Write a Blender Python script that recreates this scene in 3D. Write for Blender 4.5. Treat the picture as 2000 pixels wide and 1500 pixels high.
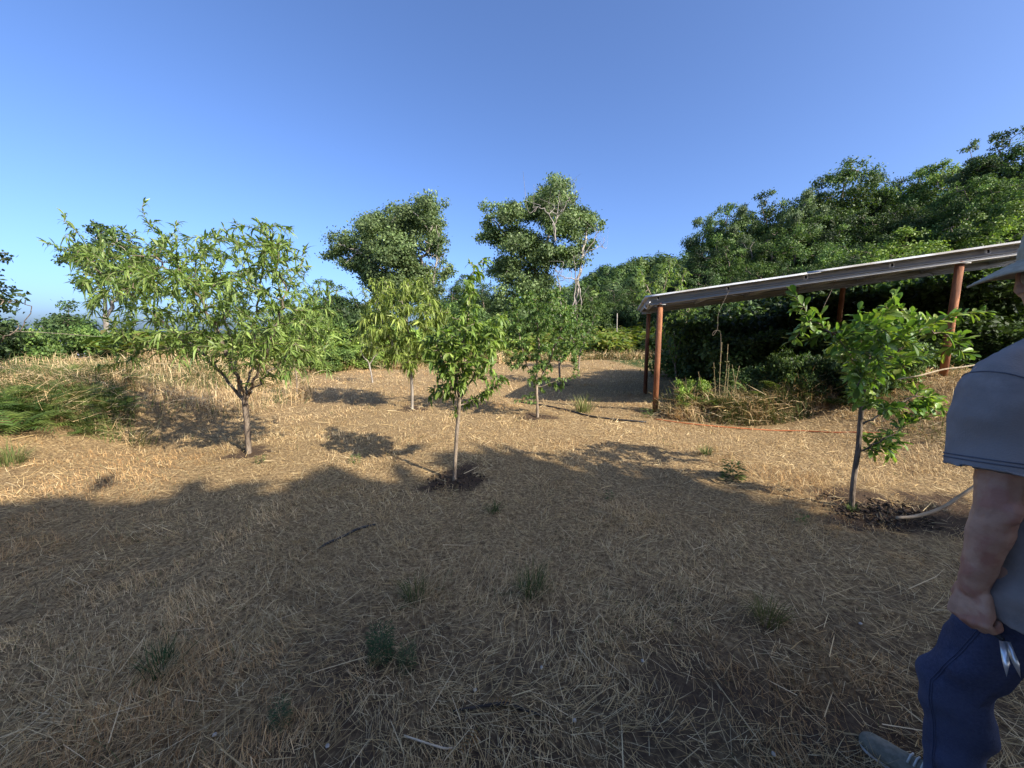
import bpy, bmesh, math, random
import numpy as np
from mathutils import Vector, Matrix

for o in list(bpy.data.objects):
    bpy.data.objects.remove(o)
scene = bpy.context.scene
C = scene.collection
rng = np.random.default_rng(11)
random.seed(11)

# ------------------------------------------------------------------ camera
CAM_H = 1.5
FPX = 740.0                       # focal length in pixels of the 2000 px wide photograph (13 mm ultra-wide phone lens)
PITCH = math.atan(98.0 / FPX)
cam_d = bpy.data.cameras.new('camera')
cam_d.sensor_width = 36.0
cam_d.lens = FPX / 2000.0 * 36.0
cam_d.clip_start = 0.05
cam_d.clip_end = 200000.0
cam = bpy.data.objects.new('camera', cam_d)
cam.location = (0, 0, CAM_H)
cam.rotation_euler = (math.pi / 2 - PITCH, 0, 0)
C.objects.link(cam)
scene.camera = cam

# ------------------------------------------------------------------ sky, sun, exposure
SUN_EL = math.radians(33.0)
SUN_DIR = Vector((0.78, -0.62, 0)).normalized() * math.cos(SUN_EL) + Vector((0, 0, math.sin(SUN_EL)))
world = bpy.data.worlds.new('World')
scene.world = world
world.use_nodes = True
wn = world.node_tree.nodes
wl = world.node_tree.links
wn.clear()
sky = wn.new('ShaderNodeTexSky')
sky.sky_type = 'NISHITA'
sky.sun_disc = False
sky.sun_elevation = SUN_EL
sky.sun_rotation = math.atan2(SUN_DIR.x, SUN_DIR.y)
sky.altitude = 700
sky.air_density = 0.76
sky.dust_density = 4.6            # dusty summer air
sky.ozone_density = 5.0
bg = wn.new('ShaderNodeBackground')
bg.inputs['Strength'].default_value = 0.122
wo = wn.new('ShaderNodeOutputWorld')
vt = wn.new('ShaderNodeVectorMath')        # the phone's deeper blue, the same all over the sky
vt.operation = 'MULTIPLY'
vt.inputs[1].default_value = (0.90, 0.98, 1.13)
wl.new(sky.outputs[0], vt.inputs[0])
wl.new(vt.outputs[0], bg.inputs[0])
wl.new(bg.outputs[0], wo.inputs[0])

sun_d = bpy.data.lights.new('sun', 'SUN')
sun_d.energy = 4.3
sun_d.angle = math.radians(0.55)
sun_d.color = (1.0, 0.93, 0.80)
sun = bpy.data.objects.new('sun', sun_d)
sun.rotation_euler = (-SUN_DIR).to_track_quat('-Z', 'Y').to_euler()
sun.location = (20, -15, 25)
C.objects.link(sun)

scene.view_settings.view_transform = 'Standard'
scene.view_settings.look = 'None'
scene.view_settings.gamma = 1.0
scene.view_settings.exposure = 1.2
scene.view_settings.use_curve_mapping = False
scene.cycles.max_bounces = 8
scene.cycles.transparent_max_bounces = 8

# ------------------------------------------------------------------ helpers
def at(px, py, d):
    """point seen at photograph pixel (px, py), d metres ahead of the camera"""
    u = (px - 1000.0) / FPX
    v = (py - 750.0) / FPX
    cy = math.cos(PITCH) - v * math.sin(PITCH)
    cz = -math.sin(PITCH) - v * math.cos(PITCH)
    s = d / cy
    return np.array([u * s, d, CAM_H + cz * s])

def ss(a, b, x):
    t = np.clip((np.asarray(x, float) - a) / (b - a), 0, 1)
    return t * t * (3 - 2 * t)

def G(x, y):
    """height of the land"""
    x = np.asarray(x, float)
    y = np.asarray(y, float)
    z = 0.02 * np.sin(x * 0.9 + 0.4 * y) + 0.02 * np.sin(y * 1.1 - 0.5 * x + 1.0) + 0.012 * np.sin(2.3 * x + 1.9 * y) - 0.008
    z = z - 0.16 * np.exp(-((y - 11.0) / 3.0) ** 2) * ss(-2, 2, x) * ss(7, 4.5, x)
    z = z + 0.85 * ss(4.0, 7.4, x + 0.15 * np.minimum(1.0, y - 6) - 0.42 * np.maximum(0, y - 7.5)) * ss(2.2, 5.5, y)               # bank under the shed
    z = z + 12.0 * ss(6.5, 60, x) * ss(5, 26, y) * ss(85, 48, y)                                     # wooded slope
    z = z + 0.55 * ss(-4.9, -7.2, x + 0.5 * np.maximum(0, y - 6.5)) * ss(2.5, 5, y)                                 # bank with bracken
    z = z + 1.1 * ss(25, 40, y) * ss(-30, -6, x)
    z = z + 21.0 * np.exp(-((x - 50) / 40.0) ** 2 - ((y - 135) / 45.0) ** 2)         # far hill
    z = z - 0.22 * np.maximum(0, -x - 13) * ss(0, 1, (-x - 13) / 8.0)
    z = z - 0.10 * np.maximum(0, -x - 4 - 0.6 * np.maximum(0, 40 - y)) * ss(40, 80, y)
    z = z - 0.15 * np.maximum(0, y - 190)
    return z

def ground_at(px, py):
    """where the ray of a pixel meets the land"""
    d = 0.5
    while d < 80:
        p = at(px, py, d)
        if p[2] <= float(G(p[0], p[1])):
            lo, hi = d - 0.05, d
            for _ in range(12):
                m = (lo + hi) / 2
                q = at(px, py, m)
                if q[2] <= float(G(q[0], q[1])):
                    hi = m
                else:
                    lo = m
            return at(px, py, hi)
        d += 0.05
    return at(px, py, 80)

def np_mesh(name, V, quads=None, tris=None, col=None, mat=None, smooth=False):
    V = np.ascontiguousarray(V, dtype=np.float32).reshape(-1, 3)
    me = bpy.data.meshes.new(name)
    nq = 0 if quads is None else len(quads)
    nt = 0 if tris is None else len(tris)
    me.vertices.add(len(V))
    me.vertices.foreach_set('co', V.ravel())
    loops, starts, off = [], [], 0
    if nq:
        loops.append(np.asarray(quads, np.int32).ravel())
        starts.append(np.arange(nq, dtype=np.int32) * 4)
        off = nq * 4
    if nt:
        loops.append(np.asarray(tris, np.int32).ravel())
        starts.append(off + np.arange(nt, dtype=np.int32) * 3)
    loops = np.concatenate(loops)
    me.loops.add(len(loops))
    me.loops.foreach_set('vertex_index', loops)
    me.polygons.add(nq + nt)
    me.polygons.foreach_set('loop_start', np.concatenate(starts))
    if smooth:
        me.polygons.foreach_set('use_smooth', np.ones(nq + nt, bool))
    me.update(calc_edges=True)
    if col is not None:
        a = me.attributes.new('col', 'FLOAT_COLOR', 'POINT')
        c4 = np.ones((len(V), 4), np.float32)
        c4[:, :3] = col
        a.data.foreach_set('color', c4.ravel())
    if mat is not None:
        me.materials.append(mat)
    return me

class Bag:
    """collects vertex / face arrays"""
    def __init__(s):
        s.V, s.Q, s.T, s.C, s.n = [], [], [], [], 0
    def add(s, V, Q=None, T=None, C=None):
        V = np.asarray(V, float).reshape(-1, 3)
        s.V.append(V)
        if Q is not None and len(Q):
            s.Q.append(np.asarray(Q) + s.n)
        if T is not None and len(T):
            s.T.append(np.asarray(T) + s.n)
        if C is None:
            C = np.ones((len(V), 3))
        s.C.append(np.broadcast_to(np.asarray(C, float), (len(V), 3)))
        s.n += len(V)
    def mesh(s, name, mat, origin=(0, 0, 0), smooth=False):
        V = np.concatenate(s.V) - np.asarray(origin, float)
        return np_mesh(name, V, np.concatenate(s.Q) if s.Q else None, np.concatenate(s.T) if s.T else None, np.concatenate(s.C), mat, smooth)

def put(name, me, parent=None, loc=(0, 0, 0)):
    o = bpy.data.objects.new(name, me)
    o.location = loc
    if parent is not None:
        o.parent = parent
    C.objects.link(o)
    return o

def tag(o, label=None, cat=None, group=None, kind=None):
    if label: o['label'] = label
    if cat: o['category'] = cat
    if group: o['group'] = group
    if kind: o['kind'] = kind
    return o

def thing(name, loc, label, cat, group=None):
    o = bpy.data.objects.new(name, None)
    o.empty_display_size = 0.1
    o.location = loc
    C.objects.link(o)
    return tag(o, label, cat, group)

def copy_tree(root, loc, rotz=0.0, scale=(1, 1, 1), label=None, group=None):
    r = root.copy()
    C.objects.link(r)
    r.location = loc
    r.rotation_euler = (0, 0, rotz)
    r.scale = scale
    if label: r['label'] = label
    if group: r['group'] = group
    for ch in list(root.children):
        c = ch.copy()
        C.objects.link(c)
        c.parent = r
    return r

def nrm(a):
    a = np.asarray(a, float)
    return a / np.maximum(np.linalg.norm(a, axis=-1, keepdims=True), 1e-9)

def box(bag, p, ax, ay, az, col=None):
    """box with one corner at p and edge vectors ax, ay, az"""
    p, ax, ay, az = [np.asarray(v, float) for v in (p, ax, ay, az)]
    V = [p, p + ax, p + ax + ay, p + ay, p + az, p + ax + az, p + ax + ay + az, p + ay + az]
    bag.add(V, [[0, 3, 2, 1], [4, 5, 6, 7], [0, 1, 5, 4], [1, 2, 6, 5], [2, 3, 7, 6], [3, 0, 4, 7]], None, col)

def tube(bag, pts, rad, n=8, col=None, cap=True):
    """swept tube with parallel frames through pts; rad scalar or per point"""
    P = np.asarray(pts, float)
    m = len(P)
    R = np.broadcast_to(np.asarray(rad, float), (m,))
    T = np.zeros_like(P)
    T[1:-1] = P[2:] - P[:-2]
    T[0] = P[1] - P[0]
    T[-1] = P[-1] - P[-2]
    T = nrm(T)
    ref = np.array([0.0, 0, 1]) if abs(T[0][2]) < 0.9 else np.array([1.0, 0, 0])
    a = nrm(np.cross(T[0], ref))
    ang = np.arange(n) * 2 * math.pi / n
    V = []
    for i in range(m):
        a = nrm(a - T[i] * np.dot(a, T[i]))
        b = np.cross(T[i], a)
        V.append(P[i] + R[i] * (np.cos(ang)[:, None] * a + np.sin(ang)[:, None] * b))
    V = np.concatenate(V)
    Q = []
    for i in range(m - 1):
        for k in range(n):
            Q.append([i * n + k, i * n + (k + 1) % n, (i + 1) * n + (k + 1) % n, (i + 1) * n + k])
    Tt = []
    if cap:
        V = np.concatenate([V, P[:1], P[-1:]])
        for k in range(n):
            Tt.append([m * n, (k + 1) % n, k])
            Tt.append([m * n + 1, (m - 1) * n + k, (m - 1) * n + (k + 1) % n])
    bag.add(V, Q, Tt, col)

def spline(pts, n=8):
    """Catmull-Rom through pts"""
    P = np.asarray(pts, float)
    P = np.concatenate([[2 * P[0] - P[1]], P, [2 * P[-1] - P[-2]]])
    out = []
    for i in range(1, len(P) - 2):
        for t in np.linspace(0, 1, n, endpoint=False):
            p0, p1, p2, p3 = P[i - 1], P[i], P[i + 1], P[i + 2]
            out.append(0.5 * (2 * p1 + (p2 - p0) * t + (2 * p0 - 5 * p1 + 4 * p2 - p3) * t * t + (3 * p1 - p0 - 3 * p2 + p3) * t ** 3))
    out.append(P[-2])
    return np.array(out)

# ------------------------------------------------------------------ materials
def new_mat(name):
    m = bpy.data.materials.new(name)
    m.use_nodes = True
    nt = m.node_tree
    nt.nodes.clear()
    return m, nt.nodes, nt.links

def N(nodes, kind, **kw):
    n = nodes.new(kind)
    for k, v in kw.items():
        if hasattr(n, k) and k not in n.inputs:
            setattr(n, k, v)
        else:
            n.inputs[k].default_value = v
    return n

def leaf_mat(name, rough=0.5, trans=0.3, tint=(1.25, 1.35, 0.55), spec=0.35, obj_random=False):
    m, n, l = new_mat(name)
    at_ = N(n, 'ShaderNodeAttribute', attribute_name='col')
    col = at_.outputs['Color']
    if obj_random:
        oi = n.new('ShaderNodeObjectInfo')
        mr = N(n, 'ShaderNodeMapRange')
        mr.inputs['To Min'].default_value = 0.60
        mr.inputs['To Max'].default_value = 1.45
        l.new(oi.outputs['Random'], mr.inputs['Value'])
        vm0 = N(n, 'ShaderNodeVectorMath', operation='SCALE')
        l.new(col, vm0.inputs[0])
        l.new(mr.outputs[0], vm0.inputs['Scale'])
        col = vm0.outputs[0]
    p = N(n, 'ShaderNodeBsdfPrincipled', Roughness=rough)
    p.inputs['Specular IOR Level'].default_value = spec
    tr = n.new('ShaderNodeBsdfTranslucent')
    vm = N(n, 'ShaderNodeVectorMath', operation='MULTIPLY')
    vm.inputs[1].default_value = tint
    mx = n.new('ShaderNodeMixShader')
    mx.inputs[0].default_value = trans
    o = n.new('ShaderNodeOutputMaterial')
    l.new(col, p.inputs['Base Color'])
    l.new(col, vm.inputs[0])
    l.new(vm.outputs[0], tr.inputs['Color'])
    l.new(p.outputs[0], mx.inputs[1])
    l.new(tr.outputs[0], mx.inputs[2])
    l.new(mx.outputs[0], o.inputs[0])
    return m

def noise_mat(name, c1, c2, scale=8.0, rough=0.8, bump=0.2, detail=6.0, metallic=0.0, stretch=(1, 1, 1), c3=None, scale3=2.0, use_col=False, bscale=None, spec=0.3, cut=(0.35, 0.65)):
    m, n, l = new_mat(name)
    tc = n.new('ShaderNodeTexCoord')
    mp = n.new('ShaderNodeMapping')
    mp.inputs['Scale'].default_value = stretch
    l.new(tc.outputs['Object'], mp.inputs[0])
    no = N(n, 'ShaderNodeTexNoise', Scale=scale, Detail=detail, Roughness=0.6)
    l.new(mp.outputs[0], no.inputs['Vector'])
    rp = n.new('ShaderNodeValToRGB')
    rp.color_ramp.elements[0].position = cut[0]
    rp.color_ramp.elements[1].position = cut[1]
    rp.color_ramp.elements[0].color = (*c1, 1)
    rp.color_ramp.elements[1].color = (*c2, 1)
    l.new(no.outputs['Fac'], rp.inputs[0])
    col = rp.outputs[0]
    if c3 is not None:
        n3 = N(n, 'ShaderNodeTexNoise', Scale=scale3, Detail=4.0)
        l.new(mp.outputs[0], n3.inputs['Vector'])
        r3 = n.new('ShaderNodeValToRGB')
        r3.color_ramp.elements[0].position = 0.48
        r3.color_ramp.elements[1].position = 0.62
        l.new(n3.outputs['Fac'], r3.inputs[0])
        mx = N(n, 'ShaderNodeMix', data_type='RGBA')
        l.new(r3.outputs[0], mx.inputs['Factor'])
        l.new(col, mx.inputs['A'])
        mx.inputs['B'].default_value = (*c3, 1)
        col = mx.outputs['Result']
    if use_col:
        at_ = N(n, 'ShaderNodeAttribute', attribute_name='col')
        vm = N(n, 'ShaderNodeVectorMath', operation='MULTIPLY')
        l.new(col, vm.inputs[0])
        l.new(at_.outputs['Color'], vm.inputs[1])
        col = vm.outputs[0]
    p = N(n, 'ShaderNodeBsdfPrincipled', Roughness=rough, Metallic=metallic)
    p.inputs['Specular IOR Level'].default_value = spec
    l.new(col, p.inputs['Base Color'])
    if bump:
        nb = N(n, 'ShaderNodeTexNoise', Scale=bscale or scale * 3, Detail=5.0)
        l.new(mp.outputs[0], nb.inputs['Vector'])
        b = N(n, 'ShaderNodeBump', Strength=bump, Distance=0.02)
        l.new(nb.outputs['Fac'], b.inputs['Height'])
        l.new(b.outputs[0], p.inputs['Normal'])
    o = n.new('ShaderNodeOutputMaterial')
    l.new(p.outputs[0], o.inputs[0])
    return m

M = {}
M['leaf'] = leaf_mat('fruit_tree_leaf', 0.45, 0.40, obj_random=False)
M['leaf_one'] = leaf_mat('single_leaf', 0.45, 0.40, obj_random=True)
M['gloss_leaf'] = leaf_mat('glossy_leaf', 0.42, 0.32, spec=0.32)
M['gloss_leaf_one'] = leaf_mat('single_glossy_leaf', 0.42, 0.32, spec=0.32, obj_random=True)
M['far_leaf'] = leaf_mat('woodland_leaf', 0.55, 0.25, spec=0.25, obj_random=True)
M['fern'] = leaf_mat('fern_frond', 0.55, 0.35)
M['grass'] = leaf_mat('dry_grass_blade', 0.75, 0.22, tint=(1.1, 1.0, 0.8), spec=0.15)
M['bark'] = noise_mat('bark', (0.085, 0.060, 0.042), (0.24, 0.19, 0.145), 22, 0.9, 0.6, stretch=(1, 1, 0.3))
M['pale_bark'] = noise_mat('pale_bark', (0.15, 0.125, 0.10), (0.38, 0.335, 0.28), 6, 0.9, 0.5, stretch=(1, 1, 0.3))
M['young_bark'] = noise_mat('young_bark', (0.13, 0.095, 0.065), (0.33, 0.26, 0.19), 30, 0.85, 0.5, stretch=(1, 1, 0.35))
M['soil'] = noise_mat('soil', (0.030, 0.020, 0.013), (0.085, 0.056, 0.036), 30, 0.95, 0.6)

def ground_material():
    m, n, l = new_mat('mown_dry_ground')
    tc = n.new('ShaderNodeTexCoord')
    at_ = N(n, 'ShaderNodeAttribute', attribute_name='col')   # r: bare soil, g: green cover
    sep = n.new('ShaderNodeSeparateColor')
    l.new(at_.outputs['Color'], sep.inputs[0])
    fine = N(n, 'ShaderNodeTexNoise', Scale=38.0, Detail=8.0, Roughness=0.7)
    l.new(tc.outputs['Object'], fine.inputs['Vector'])
    r1 = n.new('ShaderNodeValToRGB')
    e = r1.color_ramp.elements
    e[0].position, e[0].color = 0.34, (0.085, 0.053, 0.028, 1)
    e[1].position, e[1].color = 0.70, (0.57, 0.42, 0.215, 1)
    e2 = e.new(0.52)
    e2.color = (0.275, 0.185, 0.092, 1)
    l.new(fine.outputs['Fac'], r1.inputs[0])
    mid = N(n, 'ShaderNodeTexNoise', Scale=1.6, Detail=6.0, Roughness=0.65)
    l.new(tc.outputs['Object'], mid.inputs['Vector'])
    ad = N(n, 'ShaderNodeMath', operation='ADD')
    l.new(mid.outputs['Fac'], ad.inputs[0])
    l.new(sep.outputs[0], ad.inputs[1])
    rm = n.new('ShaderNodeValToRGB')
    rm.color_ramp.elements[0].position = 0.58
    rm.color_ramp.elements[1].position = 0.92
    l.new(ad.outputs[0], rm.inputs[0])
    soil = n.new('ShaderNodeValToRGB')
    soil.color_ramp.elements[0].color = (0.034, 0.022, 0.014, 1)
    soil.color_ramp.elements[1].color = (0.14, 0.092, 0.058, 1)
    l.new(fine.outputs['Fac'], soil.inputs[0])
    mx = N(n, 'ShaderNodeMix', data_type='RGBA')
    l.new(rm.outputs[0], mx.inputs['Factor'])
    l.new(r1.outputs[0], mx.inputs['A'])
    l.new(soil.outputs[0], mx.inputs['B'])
    gr = n.new('ShaderNodeValToRGB')
    gr.color_ramp.elements[0].color = (0.018, 0.028, 0.008, 1)
    gr.color_ramp.elements[1].color = (0.07, 0.10, 0.03, 1)
    l.new(fine.outputs['Fac'], gr.inputs[0])
    mg = N(n, 'ShaderNodeMix', data_type='RGBA')
    l.new(sep.outputs[1], mg.inputs['Factor'])
    l.new(mx.outputs['Result'], mg.inputs['A'])
    l.new(gr.outputs[0], mg.inputs['B'])
    p = N(n, 'ShaderNodeBsdfPrincipled', Roughness=0.95)
    p.inputs['Specular IOR Level'].default_value = 0.1
    l.new(mg.outputs['Result'], p.inputs['Base Color'])
    b = N(n, 'ShaderNodeBump', Strength=0.9, Distance=0.03)
    l.new(fine.outputs['Fac'], b.inputs['Height'])
    l.new(b.outputs[0], p.inputs['Normal'])
    o = n.new('ShaderNodeOutputMaterial')
    l.new(p.outputs[0], o.inputs[0])
    return m
M['ground'] = ground_material()

# where the dug soil shows: (x, y, radius)
B2 = ground_at(887, 937)
B10 = ground_at(1664, 992)
B1 = ground_at(486, 883)
SOIL = [(B2[0] + 0.02, B2[1] + 0.02, 0.33), (B10[0] + 0.18, B10[1] - 0.05, 0.50), (B1[0], B1[1], 0.28), (3.6, 2.75, 0.35), (3.9, 3.3, 0.3)]
for q in ((805, 798), (1050, 813), (1093, 753)):
    g_ = ground_at(*q)
    SOIL.append((g_[0], g_[1], 0.35))

def soilness(x, y):
    s = np.zeros_like(np.asarray(x, float))
    for (a, b, r) in SOIL:
        ang = np.arctan2(y - b, x - a)
        rr = r * (1 + 0.25 * np.sin(3 * ang + a * 5) + 0.15 * np.sin(5 * ang + b * 7))
        s = np.maximum(s, ss(1.25, 0.55, np.hypot(x - a, (y - b)) / rr))
    return s

# ------------------------------------------------------------------ the land
def axis(segs):
    out = []
    for a, b, step in segs:
        out.append(np.arange(a, b, step))
    return np.concatenate(out)

gx = np.concatenate([-np.geomspace(13, 420, 42)[::-1], axis([(-12.8, -6, 0.25), (-6, 8, 0.10), (8, 20, 0.4), (20, 80, 1.5)]), np.geomspace(80, 420, 20)])
gy = np.concatenate([axis([(-60, -8, 4.0), (-8, 0, 0.5), (0, 9, 0.10), (9, 20, 0.3), (20, 60, 1.0), (60, 200, 4.0)]), np.geomspace(200, 700, 14)])
X, Y = np.meshgrid(gx, gy)
Z = G(X, Y)
near = (np.abs(X - 1) < 7) & (Y < 9) & (Y > 0)
Z = Z + np.where(near, rng.normal(0, 0.008, X.shape), 0)
sn = soilness(X, Y)
Z = Z + sn * (rng.normal(0, 0.016, X.shape) - 0.01)
nx, ny = len(gx), len(gy)
idx = np.arange(nx * ny).reshape(ny, nx)
quads = np.stack([idx[:-1, :-1], idx[:-1, 1:], idx[1:, 1:], idx[1:, :-1]], -1).reshape(-1, 4)
gc = np.zeros((nx * ny, 3))
near_dark = 0.40 * ss(2.7, 0.9, Y) * ss(-2.6, -0.3, X)          # barer dark soil, with the deepening foreground shade painted in
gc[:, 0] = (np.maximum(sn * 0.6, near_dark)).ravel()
green = np.maximum.reduce([ss(0.3, 1.6, Y - np.interp(X, [-14, -9, -7, -4, -1, 2, 9], [11, 13.5, 15, 17, 19.8, 21.2, 22.5])), ss(7.6, 9.5, X) * ss(3, 6, Y), ss(-6.6, -8.2, X), ss(6.5, 7.2, X + 0.1 * (Y - 7)) * ss(6.6, 7.6, Y)])
gc[:, 1] = green.ravel()
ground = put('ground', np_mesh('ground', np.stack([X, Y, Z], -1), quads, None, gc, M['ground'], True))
tag(ground, 'mown field of dry straw and bare earth', None, None, 'structure')

def sea_material():
    m, n, l = new_mat('sea_water')
    no = N(n, 'ShaderNodeTexNoise', Scale=0.02, Detail=4.0)
    tc = n.new('ShaderNodeTexCoord')
    l.new(tc.outputs['Object'], no.inputs['Vector'])
    p = N(n, 'ShaderNodeBsdfPrincipled', Roughness=0.8)
    p.inputs['Base Color'].default_value = (0.25, 0.265, 0.33, 1)  # far haze is put into this pale base colour
    b = N(n, 'ShaderNodeBump', Strength=0.4, Distance=2.0)
    l.new(no.outputs['Fac'], b.inputs['Height'])
    l.new(b.outputs[0], p.inputs['Normal'])
    o = n.new('ShaderNodeOutputMaterial')
    l.new(p.outputs[0], o.inputs[0])
    return m
ang = np.linspace(0, 2 * math.pi, 65)[:-1]
sv = np.concatenate([[[0, 0, 0]], np.stack([90000 * np.cos(ang), 90000 * np.sin(ang), 0 * ang], -1)])
stt = [[0, 1 + k, 1 + (k + 1) % 64] for k in range(64)]
tag(put('sea', np_mesh('sea', sv, None, stt, None, sea_material()), loc=(0, 0, -320)), 'sea far below the hillside, coloured pale for haze', None, None, 'structure')

# ------------------------------------------------------------------ foliage generators
def leaf_strip(P, D, NN, L, W, droop, prof, fold=0.25, col=None):
    """long bent leaves: rows along the leaf, three columns"""
    n = len(P)
    D = nrm(D)
    s = nrm(np.cross(D, NN))
    N2 = np.cross(s, D)
    t = np.array([q[0] for q in prof])
    w = np.array([q[1] for q in prof])
    S = len(t)
    L = np.broadcast_to(L, (n,)); W = np.broadcast_to(W, (n,)); droop = np.broadcast_to(droop, (n,))
    c = P[:, None, :] + D[:, None, :] * (L[:, None] * (t - 0.18 * np.minimum(1, droop)[:, None] * t ** 2))[..., None]
    c[..., 2] -= (droop * L)[:, None] * t ** 2
    ww = (W[:, None] * w)[..., None] * 0.5
    lf = c - s[:, None, :] * ww + N2[:, None, :] * ww * fold
    rt = c + s[:, None, :] * ww + N2[:, None, :] * ww * fold
    V = np.stack([lf, c, rt], 2).reshape(-1, 3)
    base = (np.arange(n) * S * 3)[:, None]
    q = []
    for i in range(S - 1):
        for j in range(2):
            q.append([i * 3 + j, i * 3 + j + 1, (i + 1) * 3 + j + 1, (i + 1) * 3 + j])
    Q = (base[:, :, None] + np.array(q)[None]).reshape(-1, 4)
    Cc = None if col is None else np.repeat(col, S * 3, 0)
    return V, Q, Cc

def diamonds(P, D, NN, L, W, col):
    n = len(P)
    D = nrm(D)
    s = nrm(np.cross(D, NN))
    N2 = np.cross(s, D)
    L = np.broadcast_to(L, (n,))[:, None]
    W = np.broadcast_to(W, (n,))[:, None]
    V = np.stack([P, P + D * L * 0.5 + s * W * 0.5 + N2 * W * 0.12, P + D * L, P + D * L * 0.5 - s * W * 0.5 + N2 * W * 0.12], 1).reshape(-1, 3)
    Q = (np.arange(n) * 4)[:, None] + np.arange(4)[None]
    return V, Q, np.repeat(col, 4, 0)

def palette(n, cols, var=0.25, r=rng):
    cols = np.asarray(cols, float)
    a = cols[r.integers(0, len(cols), n)]
    b = cols[r.integers(0, len(cols), n)]
    k = r.random((n, 1))
    return (a * k + b * (1 - k)) * (1 + var * r.uniform(-1, 1, (n, 1)))

def resample(pts, step):
    P = np.asarray(pts, float)
    out = [P[0]]
    for a, b in zip(P[:-1], P[1:]):
        m = max(1, int(round(np.linalg.norm(b - a) / step)))
        for k in range(1, m + 1):
            out.append(a + (b - a) * k / m)
    return np.array(out)

def grow(trunk, limbs, A, step, dk, di=1e9, maxit=90, up=0.05, r=rng):
    """space colonisation: nodes, parents"""
    nodes, par = [], []
    def add_poly(poly, root):
        last = root
        for i, p in enumerate(poly):
            if root is not None and i == 0:
                continue
            nodes.append(np.array(p)); par.append(-1 if last is None else last)
            last = len(nodes) - 1
    add_poly(resample(trunk, step), None)
    for lb in limbs:
        q = resample(lb, step)
        q[1:-1] += r.normal(0, step * 0.18, q[1:-1].shape)
        Nn = np.array(nodes)
        add_poly(q, int(np.argmin(np.linalg.norm(Nn - q[0], axis=1))))
    A = np.asarray(A, float)
    Nn = np.array(nodes)
    dm = np.linalg.norm(A[:, None] - Nn[None], axis=2)
    nearest = dm.argmin(1); dist = dm.min(1)
    alive = dist > dk
    nch = {}
    for it in range(maxit):
        act = np.where(alive & (dist < di))[0]
        if len(act) == 0:
            break
        dirs = nrm(A[act] - Nn[nearest[act]])
        acc = {}
        sums = np.zeros((len(Nn), 3)); cnt = np.zeros(len(Nn), int)
        np.add.at(sums, nearest[act], dirs); np.add.at(cnt, nearest[act], 1)
        new, npar = [], []
        for k in np.where(cnt > 0)[0]:
            if nch.get(k, 0) >= 3:
                alive[act[nearest[act] == k]] = False
                continue
            v = sums[k] / cnt[k] + r.normal(0, 0.18, 3) + np.array([0, 0, up])
            ln = np.linalg.norm(v)
            if ln < 1e-3:
                continue
            new.append(Nn[k] + v / ln * step); npar.append(k)
            nch[k] = nch.get(k, 0) + 1
        if not new:
            break
        base = len(Nn)
        new = np.array(new)
        Nn = np.concatenate([Nn, new]); par.extend(npar)
        ids = np.where(alive)[0]
        d2 = np.linalg.norm(A[ids][:, None] - new[None], axis=2)
        j = d2.argmin(1); dd = d2.min(1)
        better = dd < dist[ids]
        nearest[ids[better]] = base + j[better]
        dist[ids[better]] = dd[better]
        alive[ids[dist[ids] < dk]] = False
    return Nn, np.array(par)

def radii(Nn, par, r0, R, p=2.3):
    n = len(Nn)
    acc = np.zeros(n); rr = np.zeros(n); has = np.zeros(n, bool)
    for i in range(n - 1, -1, -1):
        rr[i] = r0 if not has[i] else acc[i] ** (1 / p)
        if par[i] >= 0:
            acc[par[i]] += rr[i] ** p; has[par[i]] = True
    k = (R - r0) / max(rr[0] - r0, 1e-6)
    return r0 + (rr - r0) * k, has

def wood(Nn, par, rr, n=6, col=None, flare=1.0):
    """all branch segments of one tree"""
    ch = np.where(par >= 0)[0]
    a = Nn[par[ch]]; b = Nn[ch]
    T = nrm(b - a)
    ref = np.where(np.abs(T[:, 2:3]) < 0.9, np.array([[0, 0, 1.0]]), np.array([[1.0, 0, 0]]))
    u = nrm(np.cross(T, ref)); v = np.cross(T, u)
    ang = np.arange(n) * 2 * math.pi / n
    ring = np.cos(ang)[None, :, None] * u[:, None] + np.sin(ang)[None, :, None] * v[:, None]
    ra = np.minimum(rr[par[ch]], rr[ch] * 1.5)
    V = np.concatenate([a[:, None] + ring * ra[:, None, None], (b + T * 0.02 * np.linalg.norm(b - a, axis=1)[:, None])[:, None] + ring * rr[ch][:, None, None]], 1)
    base = (np.arange(len(ch)) * 2 * n)[:, None, None]
    q = np.array([[k, (k + 1) % n, n + (k + 1) % n, n + k] for k in range(n)])
    return V.reshape(-1, 3), (base + q[None]).reshape(-1, 4)

PEACH = [(0, 0.12), (0.28, 0.95), (0.62, 0.85), (1.0, 0.03)]
OVAL = [(0, 0.08), (0.25, 0.85), (0.65, 0.88), (1.0, 0.05)]
OBOV = [(0, 0.06), (0.2, 0.32), (0.5, 0.82), (0.74, 1.0), (0.92, 0.6), (1.0, 0.05)]
SIMPLE = [(0, 0.12), (0.4, 1.0), (1.0, 0.04)]

def leaf_variants(prefix, prof, wl, droops, cols, mat, fold):
    out = []
    for i, (dr, c) in enumerate(zip(droops, cols)):
        V, Q, Cc = leaf_strip(np.zeros((1, 3)), np.array([[0, 1.0, 0]]), np.array([[0, 0, 1.0]]), 1.0, wl, dr, prof, fold, np.array([c], float))
        out.append(np_mesh(prefix + '_leaf', V, Q, None, Cc, mat, True))
    return out

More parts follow.
